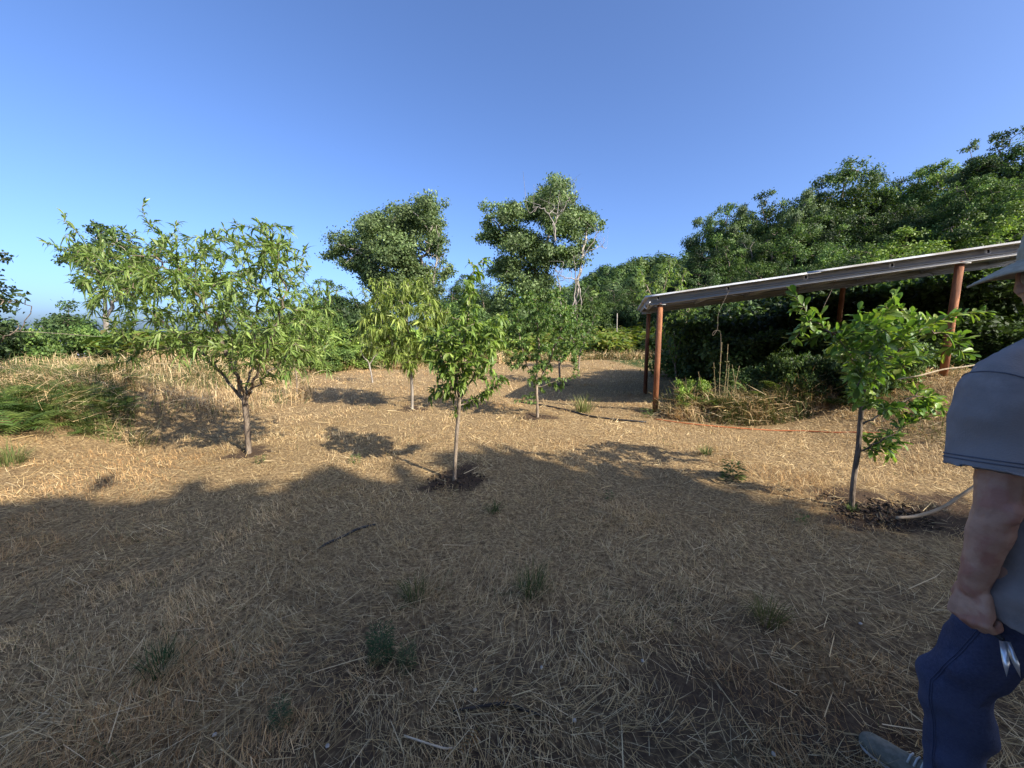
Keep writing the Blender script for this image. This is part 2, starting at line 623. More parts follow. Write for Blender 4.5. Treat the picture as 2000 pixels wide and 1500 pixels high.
def fruit_tree(name, base, trunk, limbs, blobs, shoots, label, cat, style, seed, n_att=700, step=0.06, dk=0.09, R=0.03, dscale=1.0,
               group=None, bark='young_bark', single=0, leaf_scale=1.0, n_leaf=3000, depth_round=0.75, r_twig=0.0022):
    """fruit tree whose crown fills the given lobes: blobs are (px, py, radius_px[, depth offset]) at the tree's distance"""
    r = np.random.default_rng(seed)
    d = base[1]
    ppm = FPX / d
    def W(px, py, dd=0.0):
        return at(px, py, d + dd)
    tr = [np.array([base[0], base[1], float(G(base[0], base[1])) - 0.05])] + [W(*q) for q in trunk]
    lbs = [[W(*q) for q in lb] for lb in limbs]
    A, wts = [], np.array([b[2] ** 2 for b in blobs], float)
    tot = wts.sum()
    cx = np.mean([b[0] for b in blobs]); halfw = max(b[2] + abs(b[0] - cx) for b in blobs)
    for b in blobs:
        k = max(4, int(n_att * b[2] ** 2 / tot))
        dd = b[3] if len(b) > 3 else None
        rad = b[2] / ppm
        off = math.sqrt(max(0.05, 1 - ((b[0] - cx) / halfw) ** 2)) * halfw / ppm * depth_round
        reps = [dd] if dd is not None else [-0.55 * off, 0.0, 0.55 * off]
        for q in reps:
            c = W(b[0], b[1], q)
            pts = nrm(r.normal(size=(max(3, k // len(reps)), 3))) * (r.random((max(3, k // len(reps)), 1)) ** 0.4) * rad
            A.append(c + pts)
    SH = []
    for s in shoots:
        dd = s[-1] if not isinstance(s[-1], tuple) else r.uniform(-0.2, 0.2)
        poly = [W(q[0], q[1], dd) for q in s if isinstance(q, tuple)]
        SH.append(resample(poly, step * 1.1))
        A.append(SH[-1] + r.normal(0, step * 0.15, SH[-1].shape))
    A = np.concatenate(A)
    Nn, par = grow(tr, lbs, A, step, dk, r=r)
    rr, has = radii(Nn, par, r_twig, R)
    tmin = len(resample(tr, step))
    rr[:tmin] = np.maximum(rr[:tmin], R * 0.62)
    root = thing(name, tuple(tr[0] + np.array([0, 0, 0.05])), label, cat, group)
    o0 = np.array(root.location)
    main = rr > R * 0.33
    main[:tmin] = True
    # trunk and main limbs as one part, twigs belong to it too
    V, Q = wood(Nn, par, rr)
    bw = Bag(); bw.add(V, Q)
    put('trunk', bw.mesh('trunk', M[bark], o0, True), root)
    # leaves on thin shoots
    ids = np.where((rr < max(r_twig * 2.6, R * 0.16)) & (np.arange(len(Nn)) >= tmin))[0]
    per = max(1, int(math.ceil(n_leaf / max(1, len(ids)))))
    ids = np.repeat(ids, per)
    r.shuffle(ids)
    ids = ids[:n_leaf]
    n = len(ids)
    T = nrm(Nn[ids] - Nn[par[ids]])
    tpos = r.random((n, 1))
    P = Nn[par[ids]] * (1 - tpos) + Nn[ids] * tpos
    side = nrm(np.cross(T, r.normal(size=(n, 3))))
    st = STYLE[style]
    D = nrm(T * st['along'] + side * st['out'] + np.array([0, 0, st['up']]) + r.normal(0, 0.15, (n, 3)))
    NN = nrm(np.array([0, 0, 1.0]) + r.normal(0, 0.45, (n, 3)))
    L = st['len'] * leaf_scale * r.uniform(0.6, 1.2, n)
    Wd = L * st['wl'] * r.uniform(0.85, 1.15, n)
    dr = r.uniform(*st['droop'], n)
    colr = palette(n, st['cols'], 0.3, r)
    keep = np.ones(n, bool)
    if single:
        dist = np.linalg.norm(P - np.array([0, 0, CAM_H]), axis=1) - 0.8 * L
        order = np.argsort(dist)[:single]
        keep[order] = False
        var = leaf_variants(name, st['prof'], st['wl'], np.linspace(st['droop'][0], st['droop'][1], 6), palette(6, st['cols'], 0.15, r), M[st['mat'] + '_one'], st['fold'])
        for q in order:
            dq = D[q]; s_ = nrm(np.cross(dq, NN[q])); n2 = np.cross(s_, dq)
            # mesh bends along its own -Z, so stand it upright the way the strips are built
            mt = Matrix(((s_[0] * L[q], dq[0] * L[q], n2[0] * L[q], P[q][0] - o0[0]), (s_[1] * L[q], dq[1] * L[q], n2[1] * L[q], P[q][1] - o0[1]), (s_[2] * L[q], dq[2] * L[q], n2[2] * L[q], P[q][2] - o0[2]), (0, 0, 0, 1)))
            lo = put('leaf', var[int(r.integers(0, 6))], root)
            lo.matrix_local = mt
    V, Q, Cc = leaf_strip(P[keep], D[keep], NN[keep], L[keep], Wd[keep], dr[keep], st['prof'], st['fold'], colr[keep])
    bl = Bag(); bl.add(V, Q, None, Cc)
    cr = put('crown', bl.mesh('crown', M[st['mat']], o0, True), root)
    if single:
        cr['kind'] = 'stuff'
    return root

STYLE = {
    'peach': dict(along=0.80, out=0.62, up=0.55, len=0.118, wl=0.165, droop=(0.15, 0.95), prof=PEACH, fold=0.35, mat='leaf',
                  cols=[(0.161, 0.238, 0.057), (0.226, 0.305, 0.079), (0.107, 0.171, 0.044), (0.306, 0.372, 0.124)]),
    'peach_far': dict(along=0.75, out=0.75, up=0.25, len=0.150, wl=0.19, droop=(0.4, 1.2), prof=SIMPLE, fold=0.3, mat='leaf',
                  cols=[(0.188, 0.253, 0.051), (0.260, 0.321, 0.070), (0.137, 0.192, 0.043), (0.316, 0.362, 0.101)]),
    'broad': dict(along=0.7, out=0.8, up=0.15, len=0.078, wl=0.36, droop=(0.2, 0.9), prof=OVAL, fold=0.3, mat='leaf',
                  cols=[(0.153, 0.241, 0.046), (0.210, 0.300, 0.061), (0.096, 0.161, 0.036), (0.265, 0.330, 0.084)]),
    'small': dict(along=0.7, out=0.9, up=0.1, len=0.060, wl=0.50, droop=(0.0, 0.5), prof=SIMPLE, fold=0.3, mat='leaf',
                  cols=[(0.111, 0.200, 0.056), (0.161, 0.251, 0.068), (0.078, 0.148, 0.043), (0.234, 0.306, 0.096)]),
    'plum': dict(along=0.85, out=0.75, up=0.35, len=0.085, wl=0.42, droop=(-0.1, 0.45), prof=OBOV, fold=0.35, mat='gloss_leaf',
                  cols=[(0.133, 0.237, 0.041), (0.190, 0.299, 0.051), (0.081, 0.160, 0.032), (0.285, 0.345, 0.073)]),
}

# ------------------------------------------------------------------ orchard trees
peach = fruit_tree('peach_tree', B1, [(484, 850), (481, 812), (478, 782)],
    [[(478, 782), (440, 738, 0.1), (395, 690, 0.2), (330, 640, 0.3), (250, 570, 0.2), (180, 520, 0.1)],
     [(478, 782), (462, 735, -0.2), (430, 660, -0.4), (380, 570, -0.5), (300, 500, -0.3)],
     [(478, 775), (520, 735, 0.1), (560, 690, 0.3), (610, 640, 0.2)],
     [(478, 778), (490, 720, 0.3), (500, 620, 0.5), (515, 520, 0.4), (520, 460, 0.3)],
     [(480, 778), (515, 700, -0.3), (535, 640, -0.6), (560, 570, -0.5)],
     [(395, 690, 0.2), (330, 680, 0.0), (270, 690, -0.1), (215, 715, -0.1)],
     [(470, 760), (455, 690, 0.4), (440, 600, 0.7), (430, 520, 0.6)]],
    [(300, 560, 85), (420, 530, 80), (520, 540, 85), (590, 600, 60), (380, 600, 90), (480, 630, 90), (575, 690, 45), (245, 555, 62), (185, 515, 52), (150, 485, 28),
     (540, 480, 50), (500, 500, 55), (350, 500, 60), (270, 495, 50), (215, 590, 38), (265, 700, 30, -0.1), (340, 670, 45), (610, 650, 45), (630, 690, 25), (440, 590, 80), (230, 650, 25), (560, 740, 22), (450, 470, 35), (480, 760, 16, -0.15), (420, 670, 50), (520, 680, 50), (465, 695, 38), (385, 655, 45), (545, 640, 50)],
    [((175, 500), (150, 455), (126, 415)), ((185, 520), (130, 490), (85, 476)), ((272, 490), (276, 440), (280, 388)), ((262, 490), (290, 430), (284, 405)), ((460, 490), (456, 455), (448, 422)),
     ((525, 480), (528, 450), (520, 432)), ((540, 480), (540, 450), (538, 436)), ((592, 560), (600, 520), (600, 486)), ((340, 490), (348, 455)), ((395, 500), (400, 470), (402, 455)), ((620, 630), (660, 640), (672, 655)),
     ((300, 690), (240, 710), (190, 725)), ((615, 690), (640, 715), (648, 735)), ((200, 600), (178, 610), (172, 620)), ((505, 490), (508, 450), (505, 436)), ((362, 490), (356, 455), (352, 428)), ((420, 500), (418, 465), (414, 440)), ((242, 490), (238, 455), (235, 432)), ((560, 510), (566, 475), (570, 452)), ((488, 490), (486, 455), (489, 425)), ((308, 490), (312, 450), (318, 430)), ((205, 490), (200, 455), (192, 438))],
    'large peach tree with arching crescent leaves, biggest of the orchard trees, beside the bracken bank', 'tree', 'peach', 21,
    n_att=1500, step=0.075, dk=0.10, R=0.034, bark='bark', single=300, n_leaf=14500, leaf_scale=1.05)

sapling = fruit_tree('cherry_tree', B2, [(889, 900), (892, 850), (896, 800), (897, 785)],
    [[(897, 785), (885, 745, -0.05), (865, 700, -0.1), (845, 660, -0.1)], [(897, 785), (905, 720), (912, 650), (915, 590), (925, 520)],
     [(897, 785), (925, 735, 0.1), (950, 680, 0.15), (980, 625, 0.1)], [(899, 792), (930, 778), (965, 757), (985, 745)], [(896, 790), (890, 720, 0.15), (880, 650, 0.2)]],
    [(890, 700, 42), (930, 690, 42), (858, 690, 34), (955, 650, 38), (900, 650, 45), (842, 668, 22), (932, 722, 28), (870, 738, 26), (848, 772, 14), (915, 605, 26), (914, 565, 22), (980, 615, 18), (885, 805, 7, 0.0), (905, 750, 20)],
    [((912, 640), (916, 570), (925, 530), (946, 495)), ((925, 535), (915, 512)), ((900, 790), (935, 776), (968, 757), (988, 742)), ((975, 640), (990, 600)), ((860, 760), (836, 778)), ((922, 560), (950, 520), (960, 505))],
    'slender young tree with a tall leafy leader, its thin trunk rising at the shade edge', 'tree', 'broad', 22,
    n_att=900, step=0.05, dk=0.07, R=0.021, single=300, n_leaf=3300)

b3 = ground_at(805, 798)
fruit_tree('peach_tree', b3, [(805, 770), (804, 745), (803, 728)],
    [[(803, 728), (780, 695), (755, 650), (735, 600)], [(803, 728), (815, 690), (835, 640), (845, 580)], [(803, 728), (800, 660), (785, 590)]],
    [(800, 620, 50), (760, 605, 38), (738, 640, 36), (840, 605, 34), (780, 570, 34), (728, 585, 24), (850, 650, 26), (800, 680, 36), (765, 690, 30), (835, 690, 26), (745, 555, 20), (715, 620, 24), (715, 680, 16), (820, 560, 22), (800, 715, 16), (870, 620, 16)],
    [((722, 580), (716, 538)), ((840, 580), (842, 524)), ((770, 570), (768, 530)), ((860, 630), (870, 600)), ((700, 640), (693, 660))],
    'light green peach tree with drooping leaves behind the slender tree, on a thin straight trunk', 'tree', 'peach_far', 23, n_att=700, step=0.09, dk=0.12, R=0.030, n_leaf=7500, bark='pale_bark', single=300)

b4 = ground_at(1050, 813)
fruit_tree('apple_tree', b4, [(1049, 785), (1048, 768), (1048, 755)],
    [[(1048, 755), (1030, 715), (1015, 670), (1010, 620)], [(1048, 755), (1075, 700), (1095, 650), (1105, 600)], [(1048, 755), (1052, 680), (1050, 600)], [(1049, 758), (1090, 742), (1130, 735)]],
    [(1050, 690, 45), (1080, 640, 45), (1040, 620, 42), (1015, 680, 30), (1100, 680, 30), (1010, 635, 28), (1070, 590, 32), (1112, 625, 26), (1045, 750, 15), (1030, 585, 22), (1060, 725, 26), (1000, 710, 20), (1125, 650, 24), (1090, 575, 22), (1000, 600, 22), (1120, 690, 20), (985, 660, 18)],
    [((1060, 742), (1095, 738), (1132, 735)), ((1055, 768), (1080, 764), (1098, 762)), ((1042, 770), (1015, 778), (998, 788)), ((1075, 590), (1085, 560)), ((1020, 590), (1010, 560)), ((1048, 600), (1052, 565))],
    'small-leaved grey-green fruit tree with low side twigs, in front of the shed shadow', 'tree', 'small', 24, n_att=900, step=0.07, dk=0.09, R=0.028, n_leaf=12000)

b5 = ground_at(1094, 753)
fruit_tree('apple_tree', b5, [(1093, 730), (1092, 712)], [[(1092, 712), (1110, 670), (1130, 630)], [(1092, 712), (1085, 670)]],
    [(1110, 665, 28), (1135, 640, 26), (1092, 690, 20), (1085, 650, 24), (1120, 610, 24), (1150, 665, 20), (1075, 610, 20)], [((1130, 630), (1140, 595))],
    'fruit tree half hidden behind the grey-green one, its trunk in the shed shadow', 'tree', 'small', 25, n_att=400, step=0.11, dk=0.14, R=0.034, n_leaf=3600, leaf_scale=1.25)
b6 = ground_at(1130, 722)
fruit_tree('apple_tree', b6, [(1131, 708), (1132, 697)], [[(1132, 697), (1120, 665), (1112, 640)], [(1132, 697), (1150, 650), (1162, 615)]],
    [(1135, 660, 22), (1152, 635, 20), (1120, 640, 20), (1134, 685, 14), (1165, 622, 12)], [((1160, 620), (1166, 600)), ((1120, 640), (1112, 612))],
    'farthest small fruit tree on the field, dark against the bright bracken slope', 'tree', 'small', 26, n_att=350, step=0.15, dk=0.2, R=0.045, n_leaf=2800, leaf_scale=1.6)
b7 = ground_at(728, 747)
fruit_tree('sapling', b7, [(725, 730), (721, 712)], [[(721, 712), (712, 695), (705, 688)], [(721, 712), (730, 698), (738, 690)]],
    [(718, 672, 20), (735, 680, 12), (705, 685, 10)], [((721, 700), (722, 640))],
    'thin pale sapling leaning on the sunny field between the two peach trees', 'tree', 'peach_far', 27, n_att=120, step=0.14, dk=0.18, R=0.026, n_leaf=260, bark='pale_bark')
b8 = ground_at(580, 777)
fruit_tree('sapling', b8, [(580, 755), (579, 732)], [], [(572, 700, 18), (590, 690, 16)], [((579, 715), (583, 660))],
    'thin stick-like sapling behind the right side of the large peach tree', 'tree', 'peach_far', 28, n_att=100, step=0.10, dk=0.14, R=0.014, n_leaf=220)
b9 = ground_at(1322, 757)
fruit_tree('plum_tree', b9, [(1321, 735), (1319, 712)], [[(1319, 712), (1305, 670), (1295, 630)], [(1319, 712), (1330, 660), (1345, 610)], [(1319, 712), (1318, 640)]],
    [(1322, 640, 34), (1342, 612, 24), (1300, 650, 20), (1322, 690, 16), (1355, 650, 14)], [((1345, 610), (1352, 590)), ((1320, 620), (1316, 590))],
    'dark fruit tree standing in the shade just behind the shed corner posts', 'tree', 'broad', 29, n_att=420, step=0.10, dk=0.13, R=0.032, n_leaf=1500, leaf_scale=1.3)

right = fruit_tree('plum_tree', B10, [(1665, 960), (1668, 930), (1676, 880), (1680, 830), (1684, 780), (1690, 735), (1698, 695)],
    [[(1690, 740), (1665, 702, -0.05), (1625, 650, -0.1), (1590, 628, -0.12), (1556, 585, -0.15)], [(1698, 695), (1720, 650, 0.05), (1738, 600, 0.1)], [(1697, 700), (1690, 660, 0.1), (1680, 630, 0.15)],
     [(1692, 730), (1760, 680, 0.05), (1800, 640, 0.1), (1880, 612, 0.15), (1928, 608, 0.15)], [(1684, 830), (1735, 800, -0.1), (1790, 775, -0.12), (1835, 775, -0.1)], [(1677, 885), (1705, 868, -0.05), (1740, 850, -0.08), (1790, 822, -0.1)],
     [(1692, 730), (1730, 715, 0.15), (1765, 700, 0.2)], [(1800, 640, 0.1), (1850, 655, 0.15), (1880, 690, 0.2)]],
    [(1556, 600, 16, -0.14), (1575, 628, 18, -0.12), (1605, 645, 20, -0.1), (1640, 672, 20, -0.05), (1600, 612, 10, -0.1), (1545, 668, 6, -0.1), (1680, 650, 26), (1705, 640, 26), (1738, 610, 20), (1742, 645, 26), (1765, 665, 22), (1720, 690, 24), (1695, 722, 26),
     (1682, 765, 24), (1800, 645, 14), (1868, 616, 18, 0.14), (1912, 610, 16, 0.15), (1875, 655, 10, 0.15), (1885, 690, 14, 0.2), (1810, 705, 10), (1790, 772, 24, -0.1), (1822, 792, 22, -0.1), (1770, 800, 18, -0.1), (1728, 868, 24, -0.05), (1700, 872, 18, -0.03), (1752, 842, 14, -0.08),
     (1652, 700, 20), (1760, 715, 16), (1660, 735, 18), (1715, 800, 14), (1722, 862, 24, -0.05), (1748, 850, 18, -0.08), (1795, 800, 24, -0.1), (1838, 786, 14, -0.1), (1705, 880, 16, -0.04)],
    [((1575, 620), (1556, 595), (1550, 566), -0.14), ((1738, 610), (1740, 580), (1760, 560), 0.1), ((1610, 650), (1575, 668), (1540, 668), -0.1), ((1880, 615), (1920, 605), (1940, 612), 0.15), ((1885, 660), (1890, 700), 0.2), ((1660, 690), (1640, 660), (1630, 640), -0.05), ((1680, 650), (1665, 620), 0.1), ((1800, 640), (1790, 615), 0.1), ((1810, 800), (1845, 810), -0.1), ((1725, 880), (1745, 895), -0.05), ((1700, 640), (1690, 598), 0.05), ((1720, 645), (1722, 588), 0.0), ((1650, 690), (1634, 648), -0.05), ((1765, 660), (1776, 612), 0.1)],
    'young plum tree with glossy upright leaves growing from dug dark soil beside the man', 'tree', 'plum', 30,
    n_att=800, step=0.042, dk=0.06, R=0.020, single=300, n_leaf=2500, bark='bark', depth_round=0.8)

bt = at(1290, 690, 15.0)
fruit_tree('pear_tree', np.array([bt[0], bt[1], 0]), [(1290, 640), (1288, 600)], [[(1288, 600), (1262, 560), (1252, 530)], [(1288, 600), (1300, 550), (1310, 515)], [(1288, 600), (1330, 560), (1338, 525)]],
    [(1255, 545, 16), (1300, 540, 22), (1332, 540, 20), (1285, 575, 24), (1320, 570, 22), (1255, 575, 16)], [((1300, 535), (1298, 500)), ((1335, 530), (1330, 500)), ((1255, 540), (1250, 520))],
    'pale leafy tree whose shoots rise above the low corner of the shed roof', 'tree', 'broad', 31, n_att=420, step=0.15, dk=0.2, R=0.05, n_leaf=1300, leaf_scale=1.6)

# ------------------------------------------------------------------ woodland trees
LAUREL = [(0.059, 0.104, 0.024), (0.088, 0.142, 0.032), (0.041, 0.077, 0.019), (0.124, 0.171, 0.042)]
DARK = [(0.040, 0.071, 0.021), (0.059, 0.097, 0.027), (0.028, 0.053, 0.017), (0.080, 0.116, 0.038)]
LIGHT = [(0.137, 0.210, 0.040), (0.193, 0.276, 0.052), (0.100, 0.164, 0.032), (0.247, 0.312, 0.063)]
GREY = [(0.080, 0.119, 0.048), (0.112, 0.151, 0.064), (0.054, 0.087, 0.035), (0.143, 0.183, 0.083)]

def crown_cloud(centres, rads, n_leaf, leaf, cols, r, clumps=None, spread=0.5, flat=0.8, wl=0.55, gap=0.25):
    """leaf clumps spread over lobes; returns the arrays of a crown"""
    centres = np.asarray(centres, float); rads = np.asarray(rads, float)
    n_cl = clumps or max(20, n_leaf // 55)
    w = rads ** 2 / (rads ** 2).sum()
    k = r.choice(len(rads), n_cl, p=w)
    dirs = nrm(r.normal(size=(n_cl, 3)) + np.array([0, 0, 0.25]))
    cc = centres[k] + dirs * rads[k][:, None] * (r.random((n_cl, 1)) ** 0.35) * np.array([1, 1, flat])
    cr = rads[k] * r.uniform(0.55, 1.0, n_cl) * spread
    j = r.choice(n_cl, n_leaf, p=cr ** 1.5 / (cr ** 1.5).sum())
    g = r.normal(size=(n_leaf, 3)) * 0.42
    P = cc[j] + g * cr[j][:, None] * np.array([1, 1, 0.75])
    out = nrm(0.6 * nrm(P - cc[j]) + 0.5 * dirs[j] + r.normal(0, 0.55, (n_leaf, 3)))
    D = nrm(np.cross(out, r.normal(size=(n_leaf, 3))) + 0.3 * out - np.array([0, 0, 0.25]))
    cl_b = r.uniform(0.6, 1.45, n_cl)
    col = palette(n_leaf, cols, 0.22, r) * cl_b[j][:, None]
    L = leaf * r.uniform(0.6, 1.35, n_leaf)
    V, Q, Cc = diamonds(P, D, out, L, L * wl, col)
    return V, Q, Cc, cc

def wood_tree(name, base, centres, rads, stems, label, cat, cols, seed, n_leaf=12000, leaf=0.2, R=0.16, bark='bark', group=None, step=0.45, bare=None, clumps=None, spread=0.5):
    """bigger tree: stems are polylines, the crown a cloud of leaf clumps over lobes"""
    r = np.random.default_rng(seed)
    V, Q, Cc, cc = crown_cloud(centres, rads, n_leaf, leaf, cols, r, clumps=clumps, spread=spread)
    A = cc[r.choice(len(cc), min(len(cc), 140), replace=False)]
    Nn, par = grow(stems[0], stems[1:], A, step, step * 1.3, r=r, up=0.0)
    rr, has = radii(Nn, par, 0.018 * R / 0.16, R, 2.2)
    root = thing(name, tuple(base), label, cat, group)
    bw = Bag(); v, q = wood(Nn, par, rr, 6); bw.add(v, q)
    if bare:
        for poly, rad in bare:
            s = spline(poly, 5)
            s[1:-1] += r.normal(0, 0.06, s[1:-1].shape)
            tube(bw, s, np.linspace(rad, rad * 0.25, len(s)), 5, cap=False)
            for _ in range(5):
                k0 = int(r.integers(1, len(s) - 1)); q0 = s[k0]
                tw = spline([q0, q0 + r.normal(0, 0.35, 3) + np.array([0, 0, 0.3]), q0 + r.normal(0, 0.7, 3) + np.array([0, 0, 0.9])], 4)
                tube(bw, tw, np.linspace(rad * 0.4, rad * 0.1, len(tw)), 4, cap=False)
    put('trunk', bw.mesh('trunk', M[bark], base, True), root)
    bl = Bag(); bl.add(V, Q, None, Cc)
    put('crown', bl.mesh('crown', M['far_leaf'], base), root)
    return root

def lobes(px_blobs, d, seed, depth=0.6):
    r = np.random.default_rng(seed)
    cs, rs = [], []
    cx = np.mean([b[0] for b in px_blobs]); hw = max(abs(b[0] - cx) + b[2] for b in px_blobs)
    for b in px_blobs:
        rad = b[2] * d / FPX
        span = hw * d / FPX * depth * math.sqrt(max(0.08, 1 - ((b[0] - cx) / hw) ** 2))
        for dd in (-0.6, 0.05, 0.65):
            q = d + dd * span + r.uniform(-0.1, 0.1) * span
            cs.append(at(b[0], b[1], q)); rs.append(rad * 1.08)
    return cs, rs

# the two tall trees in the middle distance
dA = 36.0
GREYL = [(0.073, 0.109, 0.035), (0.106, 0.144, 0.050), (0.050, 0.078, 0.026), (0.136, 0.171, 0.068)]
blA = [(842, 398, 26), (832, 438, 34), (785, 432, 32), (735, 452, 34), (686, 480, 32), (654, 500, 20), (785, 495, 40), (725, 508, 36), (850, 480, 24), (862, 528, 20), (805, 555, 40), (735, 555, 28), (765, 590, 28), (690, 520, 22), (840, 575, 22), (875, 520, 8)]
cA, rA = lobes(blA, dA, 1)
pA = at(790, 665, dA); pA[2] = float(G(pA[0], pA[1]))
wood_tree('laurel_tree', pA, cA, rA, [[pA, at(792, 600, dA), at(800, 540, dA)], [at(795, 580, dA), at(750, 530, dA - 1), at(700, 490, dA - 1)], [at(798, 560, dA), at(840, 480, dA), at(842, 410, dA)], [at(795, 570, dA), at(780, 490, dA + 1), at(770, 430, dA + 1)]],
          'broad evergreen tree with a sloping crown, left of the two tall trees behind the orchard', 'tree', GREYL, 41, n_leaf=66000, leaf=0.235, R=0.30, bark='pale_bark', clumps=420, spread=0.60,
          bare=[([at(846, 560, dA - 2.5), at(852, 510, dA - 2.6), at(858, 455, dA - 2.6)], 0.10)])
dB = 38.0
blB = [(1082, 372, 28), (1060, 410, 32), (1002, 420, 28), (955, 412, 20), (962, 458, 24), (1012, 480, 38), (1105, 440, 34), (1150, 432, 24), (1174, 440, 12), (1152, 480, 22), (1110, 505, 28), (992, 530, 32), (985, 588, 28), (1040, 560, 34), (1075, 600, 26), (1185, 487, 6), (1060, 500, 30), (1100, 395, 22), (945, 440, 12)]
cB, rB = lobes(blB, dB, 2)
pB = at(1080, 665, dB); pB[2] = float(G(pB[0], pB[1]))
pB2 = at(1123, 665, dB - 3); pB2[2] = float(G(pB2[0], pB2[1])) - 0.2
wood_tree('laurel_tree', pB, cB, rB, [[pB, at(1076, 600, dB), at(1066, 540, dB)], [at(1070, 560, dB), at(1020, 500, dB), at(965, 430, dB)], [at(1067, 545, dB), at(1070, 470, dB), at(1082, 385, dB)], [pB2, at(1124, 600, dB - 3), at(1130, 540, dB - 3), at(1140, 480, dB - 2), at(1150, 440, dB - 1)]],
          'tall evergreen tree with pale bare trunks and silvery dead branches showing through its crown', 'tree', GREYL, 42, n_leaf=66000, leaf=0.235, R=0.26, bark='pale_bark', clumps=420, spread=0.60,
          bare=[([pB2 + np.array([-0.1, 0, 0]), at(1119, 600, dB - 3.2), at(1124, 545, dB - 3.3), at(1120, 500, dB - 3.4)], 0.109), ([pB2 + np.array([0.5, 0, 0]), at(1133, 590, dB - 3.2), at(1130, 530, dB - 3.3), at(1158, 470, dB - 3.4), at(1172, 450, dB - 3.4)], 0.088),
                ([at(1085, 470, dB - 5), at(1082, 440, dB - 5.2), at(1062, 408, dB - 5.4), at(1040, 405, dB - 5.4)], 0.082), ([at(1082, 440, dB - 5.2), at(1090, 410, dB - 5.3), at(1092, 380, dB - 5.3)], 0.061), ([at(1085, 430, dB - 5.2), at(1105, 400, dB - 5.3), at(1112, 385, dB - 5.3)], 0.048),
                ([at(1128, 545, dB - 3.5), at(1100, 540, dB - 4), at(1080, 535, dB - 4)], 0.061), ([at(1150, 490, dB - 4), at(1170, 482, dB - 4), at(1186, 486, dB - 4)], 0.041), ([at(1095, 620, dB - 4), at(1092, 560, dB - 4), at(1085, 520, dB - 4)], 0.075)])

# prototypes for the wood (about 8 m high), copied with their parts
def proto(name, seed, cols, H=8.0, Wd=2.2, n_leaf=17000, leaf=0.150, shape='round', bark='bark', n_lobes=13, z0=0.32):
    r = np.random.default_rng(seed)
    cs, rs = [], []
    for i in range(n_lobes):
        t = (i + r.random()) / n_lobes
        if shape == 'cone':
            w = Wd * (1.05 - t) ** 0.8
        elif shape == 'open':
            w = Wd * (0.75 + 0.3 * math.sin(3.0 * t))
        else:
            w = Wd * math.sin(math.pi * (0.18 + 0.72 * t)) ** 0.7
        a = i * 2.4 + r.random()
        rr_ = w * r.uniform(0.36, 0.56) + 0.25
        cs.append([math.cos(a) * w * 0.62, math.sin(a) * w * 0.62, H * (z0 + (1 - z0) * t) - rr_ * 0.5])
        rs.append(rr_)
    top = np.array([r.uniform(-0.3, 0.3), r.uniform(-0.3, 0.3), H * 0.75])
    stems = [[np.array([0, 0, -0.4]), np.array([0.1, 0, H * 0.3]), top]]
    if shape != 'cone':
        stems.append([np.array([0.05, 0, H * 0.2]), np.array([0.7, 0.4, H * 0.55])])
        stems.append([np.array([0.05, 0, H * 0.15]), np.array([-0.6, -0.5, H * 0.5])])
    o = wood_tree(name, np.zeros(3), cs, rs, stems, '-', 'tree', cols, seed, n_leaf=n_leaf, leaf=leaf, R=0.15, bark=bark, clumps=int(n_leaf / 140), spread=0.56)
    o['h'] = H
    return o

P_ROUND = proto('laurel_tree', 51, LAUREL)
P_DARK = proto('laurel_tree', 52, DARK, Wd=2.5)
P_TALL = proto('heath_tree', 53, GREY, Wd=1.6, shape='open', bark='pale_bark', n_leaf=14000, leaf=0.14)
P_LIGHT = proto('laurel_tree', 54, LIGHT, Wd=2.4, leaf=0.165)
P_CONE = proto('heath_tree', 55, GREY, Wd=1.9, shape='cone', leaf=0.13, n_leaf=14000)
P_BIG = proto('laurel_tree', 56, LAUREL, Wd=2.9, n_leaf=20000, leaf=0.165)
used = set()

ORD = ['first', 'second', 'third', 'fourth', 'fifth', 'sixth', 'seventh', 'eighth', 'ninth', 'tenth', 'eleventh', 'twelfth', 'thirteenth', 'fourteenth', 'fifteenth', 'sixteenth', 'seventeenth', 'eighteenth', 'nineteenth', 'twentieth', 'twenty-first', 'twenty-second']

def plant_tree(p, px, top, d, label, group, r, wide=1.0, min_h=2.5):
    t = at(px, top, d)
    z = float(G(t[0], t[1]))
    h = max(min_h, t[2] - z)
    s = h / p['h']
    w = s ** 0.75 * wide
    loc = (t[0], t[1], z)
    if p.name not in used:
        used.add(p.name)
        p.location = loc; p.rotation_euler = (0, 0, r.uniform(0, 6.28)); p.scale = (w, w, s)
        p['label'] = label; p['group'] = group
        return p
    return copy_tree(p, loc, r.uniform(0, 6.28), (w, w, s), label, group)

rf = np.random.default_rng(77)
ridge = [(1378, 418, 40, P_TALL), (1408, 402, 38, P_ROUND), (1442, 398, 37, P_TALL), (1476, 392, 38, P_DARK), (1508, 382, 36, P_ROUND), (1542, 386, 37, P_BIG), (1570, 366, 33, P_TALL), (1612, 352, 36, P_ROUND), (1652, 326, 35, P_BIG), (1698, 338, 35, P_ROUND),
         (1742, 345, 34, P_DARK), (1786, 336, 33, P_ROUND), (1832, 320, 32, P_BIG), (1872, 296, 30, P_LIGHT), (1908, 270, 28, P_CONE), (1948, 246, 27, P_CONE), (1992, 262, 26, P_ROUND), (2045, 250, 26, P_BIG), (2110, 240, 26, P_ROUND)]
for i, (px, top, d, p) in enumerate(ridge):
    what = {'laurel_tree': 'evergreen tree', 'heath_tree': 'thin-crowned grey-green tree'}[p.name.split('.')[0]]
    plant_tree(p, px, top + rf.uniform(-10, 8), d, '%s on the wooded skyline above the shed, %s from its low end' % (what, ORD[i]), 'trees on the wooded skyline above the shed', rf, rf.uniform(0.8, 1.1))
